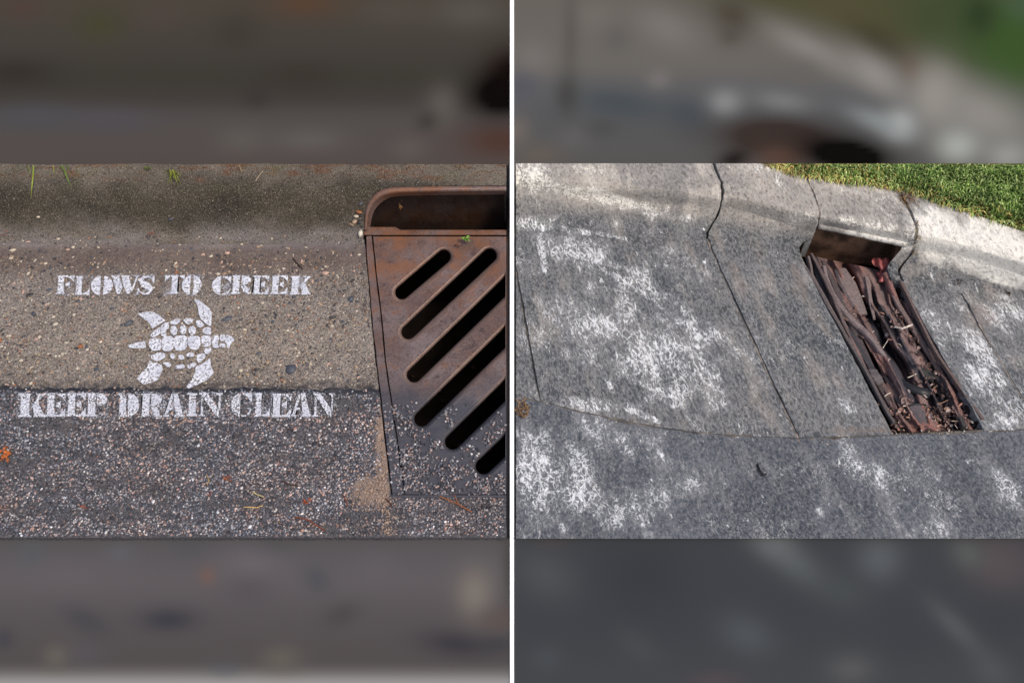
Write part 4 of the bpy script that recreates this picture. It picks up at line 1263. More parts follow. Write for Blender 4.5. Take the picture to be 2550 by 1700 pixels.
def m_lime(name, kind):
    """grey concrete or asphalt with chalky lime marks, scribbled and streaked"""
    nt = NT(name, 0.88, 0.3)
    rc = nt.mapping(nt.co, (1, 1, 1), (0, 0, -STREAK))
    stc = nt.mapping(rc, (0.42, 1.15, 1.0))
    big = nt.noise(4.5, 4, 0.6)
    mid = nt.noise(17, 4, 0.62, co=stc)
    lump = nt.noise(9, 4, 0.7)
    fine = nt.noise(150, 4, 0.7, co=nt.mapping(rc, (0.6, 1.1, 1)))
    def base(c0, c1, c2):
        c = nt.mix(nt.rng(big, 0.35, 0.65), rgba(c0), rgba(c1))
        return nt.mix(nt.rng(mid, 0.48, 0.68, 0, 0.8), c, rgba(c2))
    zf = None
    if kind == 'road':
        col = base((66, 70, 78), (80, 84, 91), (98, 99, 103))
    else:
        zf = nt.rng(nt.math('ADD', nt.sep()[2], nt.math('MULTIPLY', nt.math('SUBTRACT', lump, 0.5), 0.035)), 0.002, 0.055)
        col = nt.mix(zf, base((68, 72, 76), (92, 93, 95), (124, 117, 110)), base((126, 122, 117), (166, 157, 146), (192, 182, 169)))
    col = nt.mix(nt.rng(fine, 0.48, 0.36, 0, 0.55), col, rgba((52, 52, 54)))
    col = nt.mix(nt.rng(fine, 0.54, 0.7, 0, 0.45), col, rgba((172, 170, 166)))
    # wormy grain everywhere, lime scribbles drawn out along the fall of the gutter
    el = 0.8 if kind == 'road' else 0.5
    g1 = nt.noise(108, 4, 0.62, 0.5, co=nt.mapping(rc, (el, 1.0, 1)))
    gr1 = nt.math('SUBTRACT', 1.0, nt.math('MULTIPLY', nt.math('ABSOLUTE', nt.math('SUBTRACT', g1, 0.5)), 10.0))
    col = nt.mix(nt.rng(gr1, 0.3, 0.95, 0, 0.24 if kind != 'road' else 0.15), col, rgba((196, 194, 190)))
    col = nt.mix(nt.rng(g1, 0.57, 0.70, 0, 0.34 if kind != 'road' else 0.22), col, rgba((54, 54, 57)))
    w1 = nt.noise(84, 3.5, 0.6, 0.5, co=nt.mapping(rc, (el, 1.0, 1), (0, 0, 0), (3, 1, 0)))
    ridge = nt.math('SUBTRACT', 1.0, nt.math('MULTIPLY', nt.math('ABSOLUTE', nt.math('SUBTRACT', w1, 0.5)), 11.0))
    w2 = nt.noise(48, 7, 0.76, 0.3, co=nt.mapping(rc, (el * 0.75, 1.0, 1)))
    wear_hilite = nt.sep(nt.attr('wear_hilite'))
    P = wear_hilite[0]
    P = nt.math('ADD', P, nt.math('MULTIPLY', nt.math('SUBTRACT', lump, 0.5), 1.7))
    pm = nt.rng(nt.math('ADD', P, nt.math('MULTIPLY', nt.math('SUBTRACT', mid, 0.5), 1.9)), 0.12, 1.22)
    amb = nt.math('MULTIPLY', nt.rng(nt.noise(6.5, 4), 0.45, 0.7), 0.62 if kind != 'road' else 0.5)
    dens = nt.math('MAXIMUM', pm, amb)
    l1 = nt.rng(nt.math('ADD', w2, nt.math('MULTIPLY', dens, 0.115)), 0.63, 0.70)
    l2 = nt.rng(nt.math('ADD', ridge, nt.math('MULTIPLY', dens, 0.95)), 1.05, 1.7)
    lime = nt.math('MULTIPLY', nt.math('MAXIMUM', l1, nt.math('MULTIPLY', l2, 0.9)), nt.rng(fine, 0.36, 0.52, 0.5, 1.0))
    white = rgba((234, 235, 235)) if zf is None else nt.mix(zf, rgba((234, 235, 235)), rgba((238, 233, 221)))
    col = nt.mix(nt.math('MULTIPLY', pm, 0.10), col, white)
    col = nt.mix(nt.math('MULTIPLY', lime, 0.96), col, white)
    if kind != 'road':
        # chalk-white weathered stretch beyond the drain, with its sunlit highlight painted in
        wz = nt.rng(nt.math('ADD', wear_hilite[1], nt.math('MULTIPLY', nt.math('SUBTRACT', mid, 0.5), 1.2)), 0.32, 0.75, 0, 0.95)
        col = nt.mix(nt.math('MULTIPLY', wz, nt.rng(g1, 0.64, 0.5, 0.35, 1.0)), col, rgba((238, 233, 221)))
        # brown dirt washed against the drain and the joints
        dt = nt.math('MULTIPLY', nt.rng(nt.math('ADD', wear_hilite[2], nt.math('MULTIPLY', nt.math('SUBTRACT', lump, 0.5), 1.4)), 0.4, 0.95, 0, 0.6), nt.rng(g1, 0.4, 0.6, 0.5, 1.0))
        col = nt.mix(dt, col, rgba((126, 112, 100)))
    h = nt.math('ADD', nt.math('MULTIPLY', fine, 0.7), nt.math('ADD', nt.math('MULTIPLY', lime, 0.3), nt.math('MULTIPLY', g1, 0.5)))
    return nt.done(col, nt.bump(h, 0.75, 0.004))

ROAD_MARKS = [(1450, 1200, 330, 170, 0, .62), (2250, 1230, 260, 130, 10, .34), (1390, 1190, 190, 150, 0, 1.0), (1560, 1260, 170, 90, 10, .8), (1600, 1120, 110, 60, -20, .7), (2110, 1155, 36, 80, 24, .85), (2190, 1180, 44, 90, 20, .7), (2340, 1190, 46, 60, 24, .65),
                     (2170, 1310, 50, 60, 20, .6), (2330, 1310, 50, 50, 24, .6), (2050, 1270, 40, 40, 0, .5), (2490, 1240, 60, 90, 0, .6)]
GUTTER_MARKS = [(1560, 790, 300, 240, 0, .62), (2440, 900, 130, 220, 20, .55), (1640, 900, 210, 110, -20, 1.0), (1430, 620, 150, 60, -14, .95), (1680, 760, 230, 34, -38, .95), (1480, 1005, 130, 26, -4, .9), (1480, 830, 110, 130, 0, .85),
                      (1790, 1010, 60, 26, 0, .7), (2110, 1012, 44, 26, -20, .75), (2450, 930, 70, 210, 26, 1.05), (2340, 840, 40, 120, 26, .8), (2500, 790, 90, 60, -20, .85), (1330, 560, 90, 24, -10, 1.0), (1509, 943, 7, 44, 30, 1.9), (1600, 1032, 60, 8, -22, 1.9), (1480, 645, 150, 9, -16, 1.5), (1560, 705, 110, 9, -32, 1.5),
                      (1352, 640, 12, 60, 12, 1.3), (1700, 805, 100, 8, -36, 1.5), (1550, 835, 70, 8, -30, 1.4), (1620, 965, 90, 9, -22, 1.3), (1760, 925, 60, 8, -34, 1.4), (1440, 575, 120, 8, -9, 1.6)]
KERB_MARKS_HILITE = [(2440, 600, 200, 90, -18, 1.2), (2150, 560, 110, 26, -10, 1.1), (2160, 480, 90, 30, -14, .9), (1310, 440, 95, 50, -12, 1.5), (1480, 490, 220, 20, -13, 1.5), (1660, 540, 140, 17, -12, 1.3),  # lime marks, plus the nose-edge highlight painted as pale streaks
                      (1450, 420, 120, 20, -10, .7), (1900, 420, 90, 16, -8, .85), (2000, 540, 60, 20, -8, .8), (1380, 552, 130, 16, -8, 1.1), (2270, 590, 50, 40, 0, 1.1)]
def blots(lst, X, Y):
    m = np.zeros_like(X)
    for (px, py, rx, ry, rot, k) in lst:
        a = math.radians(-rot)
        dx, dy = X - px, Y - py
        u, v = (dx * math.cos(a) + dy * math.sin(a)) / rx, (-dx * math.sin(a) + dy * math.cos(a)) / ry
        m = np.maximum(m, k * np.exp(-(u * u + v * v)))
    return m
def add_wear_hilite(o, kind):
    """how much lime, chalk, dirt and painted kerb highlight lies where, stored on the mesh"""
    n = len(o.data.vertices)
    co = np.zeros(n * 3); o.data.vertices.foreach_get('co', co); co = co.reshape(-1, 3)
    y, z = co[:, 1], co[:, 2] - HC
    w = y * CS - z * SN
    X, Y = CX + FP * co[:, 0] / w, CY - FP * (y * SN + z * CS) / w
    C = np.zeros((n, 4)); C[:, 3] = 1
    if kind == 'road':
        C[:, 0] = np.minimum(blots(ROAD_MARKS, X, Y), .88)
    else:
        zf = np.clip((co[:, 2] - .002) / .05, 0, 1)
        C[:, 0] = np.minimum(blots(GUTTER_MARKS, X, Y), .92) * (1 - zf) + blots(KERB_MARKS_HILITE, X, Y) * zf
        C[:, 1] = blots([(2470, 625, 210, 90, -17, 1.05), (2170, 585, 110, 26, -11, .8), (2330, 560, 90, 60, -17, .9)], X, Y) * np.clip(co[:, 2] / .02, 0, 1)
        C[:, 2] = blots([(2160, 1070, 160, 14, 0, 1), (1990, 700, 16, 90, 24, .8), (2440, 790, 60, 50, 0, 1), (1840, 700, 20, 120, 24, .7)], X, Y)
    at = o.data.attributes.new('wear_hilite', 'FLOAT_COLOR', 'POINT')
    at.data.foreach_set('color', C.astype(np.float32).ravel())
    return o
M_RG = m_lime('lime_marked_concrete', 'gutter')
M_RK, M_RR = M_RG, m_lime('lime_marked_asphalt', 'road')

def part_of(root, o):
    o.parent = root
    o.matrix_parent_inverse = Matrix.Translation(-Vector(root.location))
    return o

def section(root, name, ua, ub, va, vb, mat, keep=None, nu=None, nv=None, rough=0.0012, rounded=True, skip=None):
    nu = nu or max(int((ub - ua) / 5.5), 3); nv = nv or max(int((vb - va) * 16), 4)
    us = [ua, ua + 1.2] + list(np.linspace(ua + 5, ub - 5, nu)) + [ub - 1.2, ub] if rounded else list(np.linspace(ua, ub, nu))
    vs_ = list(np.linspace(va, vb, nv))
    def fn(u, v):
        q = u
        if u - ua < 3 or ub - u < 3:
            q = u + (1.5 * vnoise(v * 17, ua * .37 if u - ua < 3 else ub * .53) + 0.9 * vnoise(v * 43, ua)) * (1 if ub - ua > 30 else 0)
        p = RS(q, v)
        e = -0.004 if (rounded and (u == ua or u == ub)) else 0.0
        e += rough * vnoise(u / 9, v * 22) + 0.0022 * vnoise(u / 55, v * 5)
        if u - ua < 6 or ub - u < 6: e += -0.0015 * abs(vnoise(v * 40, u))
        return (p[0], p[1], p[2] + e)
    vs, fs = grid_mesh(us, vs_, fn, keep or (lambda u, v: True))
    fs = fix_up(vs, fs)
    skirt(vs, fs, -0.05, skip)
    o = add_wear_hilite(saw(new_obj(name, vs, fs, mat)), 'block')
    return part_of(root, o)

def _lint(p):
    x, y = proj(p)
    return 1985 < x < 2262 and 500 < y < 625 and p[2] > .03
kerb_r = empty('kerb'); kerb_r.location = RS(1762, 3)
tag(kerb_r, 'chalky white and grey rolled concrete kerb below the grass', kind='structure')
gut_r = empty('gutter'); gut_r.location = RS(1762, 4.5)
tag(gut_r, 'grey concrete gutter slabs with white lime scribbles around the open drain', kind='structure')
section(kerb_r, 'kerb_section', 1160, 1759.5, 0, 4, M_RK)
section(kerb_r, 'kerb_section', 1764.5, 1993.5, 0, 4, M_RK)
section(kerb_r, 'kerb_section', 1996.0, 2242.5, 0, 4, M_RK, keep=lambda u, v: v < 1.82 or u > 2216, nv=60, skip=lambda a, b: min(a[2], b[2]) > -.01 and _lint(a) and _lint(b))
section(kerb_r, 'kerb_section', 2247.5, 2638, 0, 4, M_RK)
section(gut_r, 'gutter_slab', 1160, 1264, 4, 4.994, M_RG, nv=80)
section(gut_r, 'gutter_slab', 1266.5, 1760, 4, 4.994, M_RG, nv=105)
section(gut_r, 'gutter_slab', 1764, 1993.5, 4, 4.994, M_RG, nv=105)
section(gut_r, 'gutter_slab', 2239, 2384, 3.99, 4.994, M_RG, nv=105)
section(gut_r, 'gutter_slab', 2387, 2638, 4, 4.994, M_RG, nv=105)
# dirt packed in the joints
M_DIRT = plain('packed_tan_dirt', (126, 116, 106), 0.95, 0.2, 0.5, 60, 0.6)
for (uj, w, va, vb, dz) in [(1762, 3.4, 3.4, 5, -.005), (1265.2, 2.2, 4, 5, -.007), (2385.5, 2.2, 4.35, 5, -.001), (2245, 3.5, 0, 1.2, -.006), (1994.8, 2.2, 0, 1.5, -.002)]:
    V = np.linspace(va, vb, 24)
    vs, fs = [], []
    for v in V:
        vs += [RS(uj - w, v, dz + .0015 * vnoise(v * 9, 2)), RS(uj + w, v, dz + .0015 * vnoise(v * 9, 5))]
    for i in range(len(V) - 1):
        fs.append((2 * i, 2 * i + 1, 2 * i + 3, 2 * i + 2))
    part_of(gut_r, saw(new_obj('joint_fill', vs, fix_up(vs, fs), M_DIRT)))

# --- road
def r_edge(px): return float(np.interp(px, _lines[5][0], _lines[5][1])) + 1.2
cols = list(np.arange(1270, 2640, 9)); rows = list(np.linspace(0, 1, 46))
def rrfn(px, t):
    e = r_edge(px) + 2.0 * vnoise(px / 14, .7) + 2.5 * vnoise(px / 47, 6.7)
    py = e + (1352 - e) * t
    return W(px, py, -0.001 + 0.0012 * vnoise(px / 11, py / 10) + 0.002 * vnoise(px / 70, py / 50))
vs, fs = grid_mesh(cols, rows, rrfn, lambda a, b: True)
fs = fix_up(vs, fs)
skirt(vs, fs, -0.04)
road_r = add_wear_hilite(saw(new_obj('road', vs, fs, M_RR)), 'road')
tag(road_r, 'slate grey asphalt with white scribbled lime marks in front of the gutter slabs', kind='structure')
# dirt and weeds line in the road joint
vs, fs = [], []
for i, px in enumerate(np.arange(1280, 2640, 12)):
    e = r_edge(px)
    zz = -.0035 + .0035 * vnoise(px / 60, 3.1)
    vs += [W(px, e + 3, zz), W(px, e - 6, zz)]
    if i: fs.append((2 * i - 2, 2 * i, 2 * i + 1, 2 * i - 1))
part_of(gut_r, saw(new_obj('joint_fill', vs, fix_up(vs, fs), plain('grey_joint_dirt', (96, 91, 86), 0.95, .2, .55, 22, .6))))
# small loose stones along the joint and on the slabs
pos, rad, cc = [], [], []
for _ in range(300):
    px = rng.uniform(1290, 2560)
    k = vnoise(px / 40, 12.5)
    if k < -.1 and not (2060 < px < 2480): continue
    py = r_edge(px) + rng.normal() * 11 - 2
    if py > RT1 - 6 : continue
    w = W(px, py, 0); m = W(px + 1, py)[0] - w[0]
    pos.append((w[0], w[1], -.003)); rad.append(rng.uniform(1.2, 3.0) * m)
    cc.append(np.array(lin(random.choice([(150, 126, 104), (104, 84, 70), (176, 160, 142), (84, 72, 62), (196, 190, 180)]))))
for _ in range(260):
    px, py = rng.uniform(1300, 2560), rng.uniform(720, 1330)
    w = W(px, py, 0); m = W(px + 1, py)[0] - w[0]
    if 2010 + (py - 650) * .5 < px < 2270 + (py - 650) * .5 and 650 < py < 1085: continue
    pos.append((w[0], w[1], .001 if py < r_edge(px) - 10 else -.005)); rad.append(rng.uniform(.9, 2.2) * m)
    cc.append(np.array(lin(random.choice([(214, 214, 210), (170, 166, 160), (60, 60, 62), (140, 134, 128)]))))
tag(stones('loose_grit', pos, rad, cc, M_STONE), 'loose grit scattered along the joint between gutter slabs and slate asphalt', kind='stuff')

# --- lawn
def b_edge(px): return float(np.interp(px, _lines[0][0], _lines[0][1]))
cols = list(np.arange(1700, 2650, 12)); rows = list(np.linspace(0, 1, 14))
def lfn(px, t):
    e = b_edge(px) + 4
    py = e + (330 - e) * t
    return W(px, py, .088 + 0.006 * t + .003 * vnoise(px / 20, py / 12))
vs, fs = grid_mesh(cols, rows, lfn, lambda a, b: True)
fs = fix_up(vs, fs)
lawn = saw(new_obj('lawn', vs, fs, plain('dark_soil', (84, 80, 46), 0.95, .2, .4, 80, .7)))
tag(lawn, 'soil of the lawn behind the chalky kerb', kind='structure')
mb = MB()
def grass_ok(P):
    return all(proj(p)[1] > RT0 + .5 for p in P)
tries = 0
while tries < 15000:
    tries += 1
    px = rng.uniform(1880, 2600); e = b_edge(px)
    py = e + 4 - (e - RT0 + 25) * rng.random() ** 0.9
    d = e - py
    if px < 1960 and d < 0: continue
    L = rng.uniform(.012, .034) * (0.7 if d < 14 else 1.0)
    a = rng.uniform(0, 6.28) if d > 10 else rng.uniform(-2.8, -0.4)
    base = Vector(W(px, py, .09))
    lean = rng.uniform(.25, 1.0)
    if d < 10: lean += .5
    hv = Vector((math.cos(a), math.sin(a), 0))
    P = [base, base + hv * L * .25 * lean + Vector((0, 0, L * .5)), base + hv * L * .65 * lean + Vector((0, 0, L * .78)), base + hv * L * 1.05 * lean + Vector((0, 0, L * (.85 - .3 * lean)))]
    if not grass_ok(P): continue
    near = max(0.0, 1 - d / 26.0); leftness = max(0.0, (2230 - px) / 300.0)
    t = rng.random()
    if t < near * .42 + leftness * .32: c = random.choice([(176, 158, 92), (158, 136, 82), (136, 114, 70), (170, 164, 96)])
    else: c = random.choice([(106, 132, 62), (124, 146, 74), (90, 116, 52), (142, 158, 92), (76, 98, 48), (158, 170, 108)])
    k = 1.4 + .65 * vnoise(px / 26, py / 16)
    mb.blade(P, rng.uniform(.0028, .0054), G(c, max(.4, k)), rng.uniform(-1, 1))
gr = mb.build('grass', M_PLANT)
tag(gr, 'short green lawn grass with dry yellow edge behind the chalky kerb', kind='stuff')
# dry roots spilling into the kerb joint beside the drain
mb = MB()
for k in range(46):
    px = 2254 + random.uniform(-14, 18); py = 478 + random.uniform(-6, 26)
    p0 = Vector(W(px, py, .096))
    P = [p0, p0 + Vector((random.uniform(-.01, .014), random.uniform(-.02, .006), .006)), p0 + Vector((random.uniform(-.012, .018), random.uniform(-.04, 0), .001))]
    mb.blade(P, random.uniform(.0015, .003), G(random.choice([(112, 82, 52), (96, 66, 40), (146, 120, 78)]), random.uniform(.7, 1.2)), random.uniform(-1, 1))
tag(mb.build('dry_roots', M_PLANT), 'brown dry roots spilling from the lawn edge above the inlet', 'roots')
mb = MB()
for k in range(30):
    t = random.random(); p0 = Vector(RS(2245, .5 + 1.7 * t, .002))
    P = [p0, p0 + Vector((random.uniform(-.008, .008), random.uniform(-.012, .004), .004)), p0 + Vector((random.uniform(-.01, .01), random.uniform(-.022, 0), .0))]
    mb.blade(P, random.uniform(.0014, .0028), G(random.choice([(128, 108, 72), (150, 134, 92), (96, 76, 50)]), random.uniform(.7, 1.2)), random.uniform(-1, 1))
tag(mb.build('dry_weeds', M_PLANT), 'tan dry weeds growing down the kerb joint beside the inlet', 'weeds')

# --- the open drain
drain = empty('storm_drain'); drain.location = RS(2120, 4.4)
tag(drain, 'long open kerb drain choked with bent bars and brown litter', 'drain')
M_DR = plain('brown_stained_concrete', (112, 84, 64), 0.92, .25, .6, 26, .6)
M_DRD = plain('dark_wet_silt', (48, 38, 34), 0.9, .25, .45, 60, .7)
UA, UB = 1994.5, 2240.0
# walls and floor of the trench
V = list(np.linspace(2.6, 4.98, 20))
ZB = -.085
vs, fs = [], []
for v in V:
    a, b = RS(UA, v), RS(UB, v)
    vs += [(a[0], a[1], a[2] - .004), (a[0] + .004, a[1], ZB), (b[0] - .004, b[1], ZB), (b[0], b[1], b[2] - .004)]
for i in range(len(V) - 1):
    for k in range(3):
        fs.append((i * 4 + k, i * 4 + k + 1, (i + 1) * 4 + k + 1, (i + 1) * 4 + k))
e = (len(V) - 1) * 4
fs.append((e, e + 1, e + 2, e + 3))
part_of(drain, new_obj('trench', vs, fs, M_DRD))
# back wall and cheeks of the kerb throat
kd = (Vector(RS(1762, 2)) - Vector(RS(1762, 4))); kd.z = 0; kd.normalize()
us = np.linspace(1962, 2225, 16)
vs, fs = [], []
for u in us:
    p = Vector(RS(u, 2.0)) + kd * (.05 + .03 * max(0, (u - 2060) / 165))
    vs += [(p.x, p.y, .088), (p.x, p.y, .03), (p.x - kd.x * .012, p.y - kd.y * .012, -.03), (p.x - kd.x * .015, p.y - kd.y * .015, ZB - .01)]
for i in range(len(us) - 1):
    for k in range(3):
        fs.append((i * 4 + k, i * 4 + k + 1, (i + 1) * 4 + k + 1, (i + 1) * 4 + k))
part_of(drain, new_obj('back_wall', vs, fs, M_DR))
for u, nm in ((1993.5, 'cheek'), (2217.0, 'cheek')):
    a = Vector(RS(u, 1.8)); b = Vector(RS(u, 3.4)); c = a + kd * .06
    a2 = Vector(RS(u, 1.9)); m_ = Vector(RS(u, 2.6))
    part_of(drain, new_obj(nm, [(a2.x, a2.y, a2.z - .003), (m_.x, m_.y, m_.z - .002), (b.x, b.y, b.z), (b.x, b.y, ZB), (c.x, c.y, ZB), (c.x, c.y, a2.z - .002)], [(0, 1, 2, 3, 4, 5)], M_DR))
mb = MB()
mb.tube([Vector(RS(u, 1.80)) + kd * .004 + Vector((0, 0, -.004 + .0012 * vnoise(u / 14, 3))) for u in np.linspace(1997, 2224, 26)], .0095, 10)
part_of(kerb_r, add_wear_hilite(mb.build('lintel_lip', M_RK, None, True), 'block'))
p0, p1 = Vector(RS(1996, 1.82)), Vector(RS(2217, 1.82))
part_of(drain, new_obj('lintel_soffit', [tuple(p0 - Vector((0, 0, .004))), tuple(p1 - Vector((0, 0, .004))), tuple(p1 + kd * .06 + Vector((0, 0, .02))), tuple(p0 + kd * .06 + Vector((0, 0, .02)))], [(0, 1, 2, 3)], M_DRD))

def P3(px, py, z): return W(px, py, z)
def bar(name, pts, wpx, th, col, mat=None, tilt=0.0, root=None, zoff=0.0):
    mb = MB()
    n = max(6, 2 * len(pts))
    ts = np.linspace(0, len(pts) - 1, n)
    X = [float(np.interp(t, range(len(pts)), [p[0] for p in pts])) for t in ts]
    Y = [float(np.interp(t, range(len(pts)), [p[1] for p in pts])) for t in ts]
    Z = [float(np.interp(t, range(len(pts)), [p[2] for p in pts])) for t in ts]
    ww = wpx if isinstance(wpx, (list, tuple)) else [wpx] * len(pts)
    WW = [float(np.interp(t, range(len(pts)), ww)) * .00095 * random.uniform(.88, 1.12) for t in ts]
    P = [P3(x + random.uniform(-.7, .7), y, z + random.uniform(-.0015, .0015)) for x, y, z in zip(X, Y, Z)]
    tl = [tilt + random.uniform(-.12, .12) for _ in ts]
    mb.slab(P, WW, th, G(col, .62), tl)
    o = mb.build(name, mat or M_LITTER)
    return part_of(root, o) if root is not None else o
# steel rails that still frame the trench
bar('frame_rail', [(1997, 655, -.004), (2028, 706, -.004), (2071, 781, -.004), (2120, 866, -.004), (2157, 927, -.004), (2206, 1021, -.004), (2225, 1054, -.004)], 9, .01, (112, 102, 100), root=drain)
bar('frame_rail', [(2243, 705, -.004), (2283, 831 - 45, -.004), (2324, 870, -.004), (2375, 945, -.004), (2446, 1046, -.004)], 9, .01, (128, 108, 102), root=drain)
bar('bar', [(2012, 640, -.012), (2022, 690, -.018), (2052, 742, -.02), (2092, 815, -.02), (2136, 890, -.02), (2188, 985, -.02), (2212, 1030, -.024)], 8, .01, (132, 120, 118), root=drain, tilt=.2)
bar('bar', [(2028, 645, -.03), (2040, 705, -.034), (2075, 765, -.034), (2112, 830, -.034), (2148, 885, -.034), (2173, 925, -.034), (2190, 958, -.034)], [12, 17, 16, 18, 20, 18, 14], .012, (86, 84, 88), root=drain, tilt=-.2)
bar('bar', [(2050, 664, -.022), (2064, 718, -.026), (2090, 762, -.026), (2122, 800, -.024), (2153, 825, -.022), (2187, 868, -.022), (2214, 906, -.026)], [10, 15, 17, 18, 17, 14, 8], .01, (150, 134, 132), root=drain, tilt=.15)
bar('bar', [(2158, 690, -.022), (2166, 745, -.022), (2178, 796, -.03)], [10, 11, 6], .008, (168, 148, 142), root=drain, tilt=-.3)
bar('bar', [(2205, 680, -.01), (2222, 725, -.016), (2236, 758, -.026)], [15, 14, 8], .01, (160, 118, 112), root=drain, tilt=.2)
bar('bar', [(2240, 690, -.02), (2262, 745, -.02), (2292, 812, -.02), (2330, 880, -.02), (2372, 950, -.02), (2430, 1036, -.022)], 8, .01, (112, 92, 88), root=drain, tilt=-.2)
bar('bar', [(2330, 930, -.03), (2352, 962, -.03), (2375, 1000, -.03), (2402, 1066, -.014)], [20, 22, 15, 16], .01, (88, 82, 80), root=drain, tilt=-.1)
# flat pieces of rotten board in the trench
def board(pts, w, th, col, label, tilt=0.0):
    return tag(bar('rotten_board', pts, w, th, col, tilt=tilt), label, 'board', 'rotten boards in the drain')
board([(2092, 672, -.03), (2112, 712, -.028), (2132, 752, -.03), (2148, 785, -.036)], [34, 46, 42, 26], .012, (146, 130, 126), 'wide mauve board at the top of the open drain', .12)
board([(2190, 727, -.036), (2200, 778, -.036), (2216, 828, -.036), (2232, 862, -.04)], [18, 26, 26, 14], .012, (142, 124, 120), 'narrow mauve board beside the black gap of the drain', -.1)
board([(2246, 874, -.034), (2284, 910, -.03), (2326, 946, -.034)], [22, 32, 14], .01, (80, 82, 80), 'dark slate coloured board lying across the litter of the drain', .2)
board([(2172, 922, -.026), (2182, 940, -.022), (2192, 955, -.026)], [22, 26, 24], .008, (120, 112, 112), 'short grey board wedged by the rail of the drain', .1)
board([(2214, 955, -.04), (2234, 985, -.04), (2262, 1020, -.042)], [26, 34, 28], .01, (150, 118, 112), 'pinkish board at the lower end of the drain', .1)

# black hose and cup
M_BLK = plain('black_rubber', (22, 22, 25), 0.5, .5, .3, 60, .2)
mb = MB()
hp = [(2196, 905, -.05), (2212, 928, -.036), (2236, 952, -.03), (2264, 968, -.026), (2290, 977, -.022), (2313, 984, -.022)]
P = [P3(*p) for p in hp]
mb.tube(P, [.006, .0105, .012, .0125, .012, .0115], 12)
o = mb.build('hose_piece', M_BLK, None, True)
tag(o, 'black rubber hose stub lying in the litter of the drain', 'hose')
cup = empty('plastic_cup'); cup.location = P3(2292, 1040, -.04)
tag(cup, 'crushed dark plastic cup near the lower end of the drain', 'cup')
def cup_mesh():
    mb = MB(); n = 14; vs = []; fs = []
    ax = Vector(P3(2300, 1066, -.03)) - Vector(P3(2276, 1012, -.03))
    L = ax.length; ax.normalize(); s = ax.cross(Vector((0, 0, 1))).normalized()
    o_ = Vector(P3(2277, 1014, -.024))
    rings = [(0, .022), (.3, .021), (.6, .0195), (.92, .018), (1, .016), (1, .0), (.9, .0165 * .92), (.5, .0185), (0, .0205)]
    for t, r in rings:
        for k in range(n):
            a = 2 * math.pi * k / n
            vs.append(o_ + ax * (L * t) + s * (math.cos(a) * r * 1.05) + Vector((0, 0, math.sin(a) * r * .55)))
    for j in range(len(rings) - 1):
        for k in range(n):
            fs.append((j * n + k, j * n + (k + 1) % n, (j + 1) * n + (k + 1) % n, (j + 1) * n + k))
    mb.add(vs, fs)
    return mb
part_of(cup, cup_mesh().build('cup_wall', plain('grey_plastic', (84, 76, 76), 0.45, .5, .2, 40, .15)))
mb = MB()
ax = Vector(P3(2300, 1066, -.03)) - Vector(P3(2276, 1012, -.03)); ax.normalize(); s = ax.cross(Vector((0, 0, 1))).normalized()
for o_, r in ((Vector(P3(2277, 1014, -.024)), .0225), (Vector(P3(2301, 1068, -.024)), .0165)):
    mb = MB()
    mb.tube([o_ + s * (math.cos(a) * r * 1.05) + Vector((0, 0, math.sin(a) * r * .55)) for a in np.linspace(0, 6.2832, 17)], .0022, 5)
    part_of(cup, mb.build('cup_rim', M_BLK, None, True))
mb = MB()
P = [P3(2256, 1002, -.03), P3(2276, 1010, -.02), P3(2304, 1008, -.024)]
mb.slab(P, .020, .006, None, .3)
tag(mb.build('rubber_flap', M_BLK), 'black rubber flap between the hose stub and the cup', 'rubber flap')
# crumpled red bag below the lintel
mb = MB()
nu_, nv_ = 16, 18
vs, fs = [], []
for j in range(nv_):
    for i in range(nu_):
        x = 2172 + i * 4.0 + j * 1.0; y = 642 + j * 3.6
        z = -.006 + .012 * vnoise(i / 2.2, j / 3.4) + .008 * vnoise(i / 1.1 + 7, j / 2.0) - .0012 * j
        vs.append(P3(x + 3 * vnoise(i / 2, j / 2 + 5), y, z))
for j in range(nv_ - 1):
    for i in range(nu_ - 1):
        if vnoise(i / 3.3 + 2, j / 4.1) > .55 and j > 5: continue
        k = j * nu_ + i
        fs.append((k + nu_, k + nu_ + 1, k + 1, k))
mb.add(vs, fs)
o = mb.build('crumpled_bag', plain('faded_red_plastic', (164, 92, 88), 0.5, .45, .3, 50, .3), None, True)
sm = o.modifiers.new('thick', 'SOLIDIFY'); sm.thickness = .0012
tag(o, 'crumpled faded red plastic bag caught under the lintel of the inlet', 'bag')

def trench_xy(t, s_):
    """t 0..1 down the trench, s 0..1 across, on photo coordinates"""
    a = line_pt(3, UA); b = line_pt(5, UA); c = line_pt(3, UB); d = line_pt(5, UB)
    L_ = (a[0] + (b[0] - a[0]) * t, a[1] + (b[1] - a[1]) * t); R_ = (c[0] + (d[0] - c[0]) * t, c[1] + (d[1] - c[1]) * t)
    return L_[0] + (R_[0] - L_[0]) * s_, L_[1] + (R_[1] - L_[1]) * s_
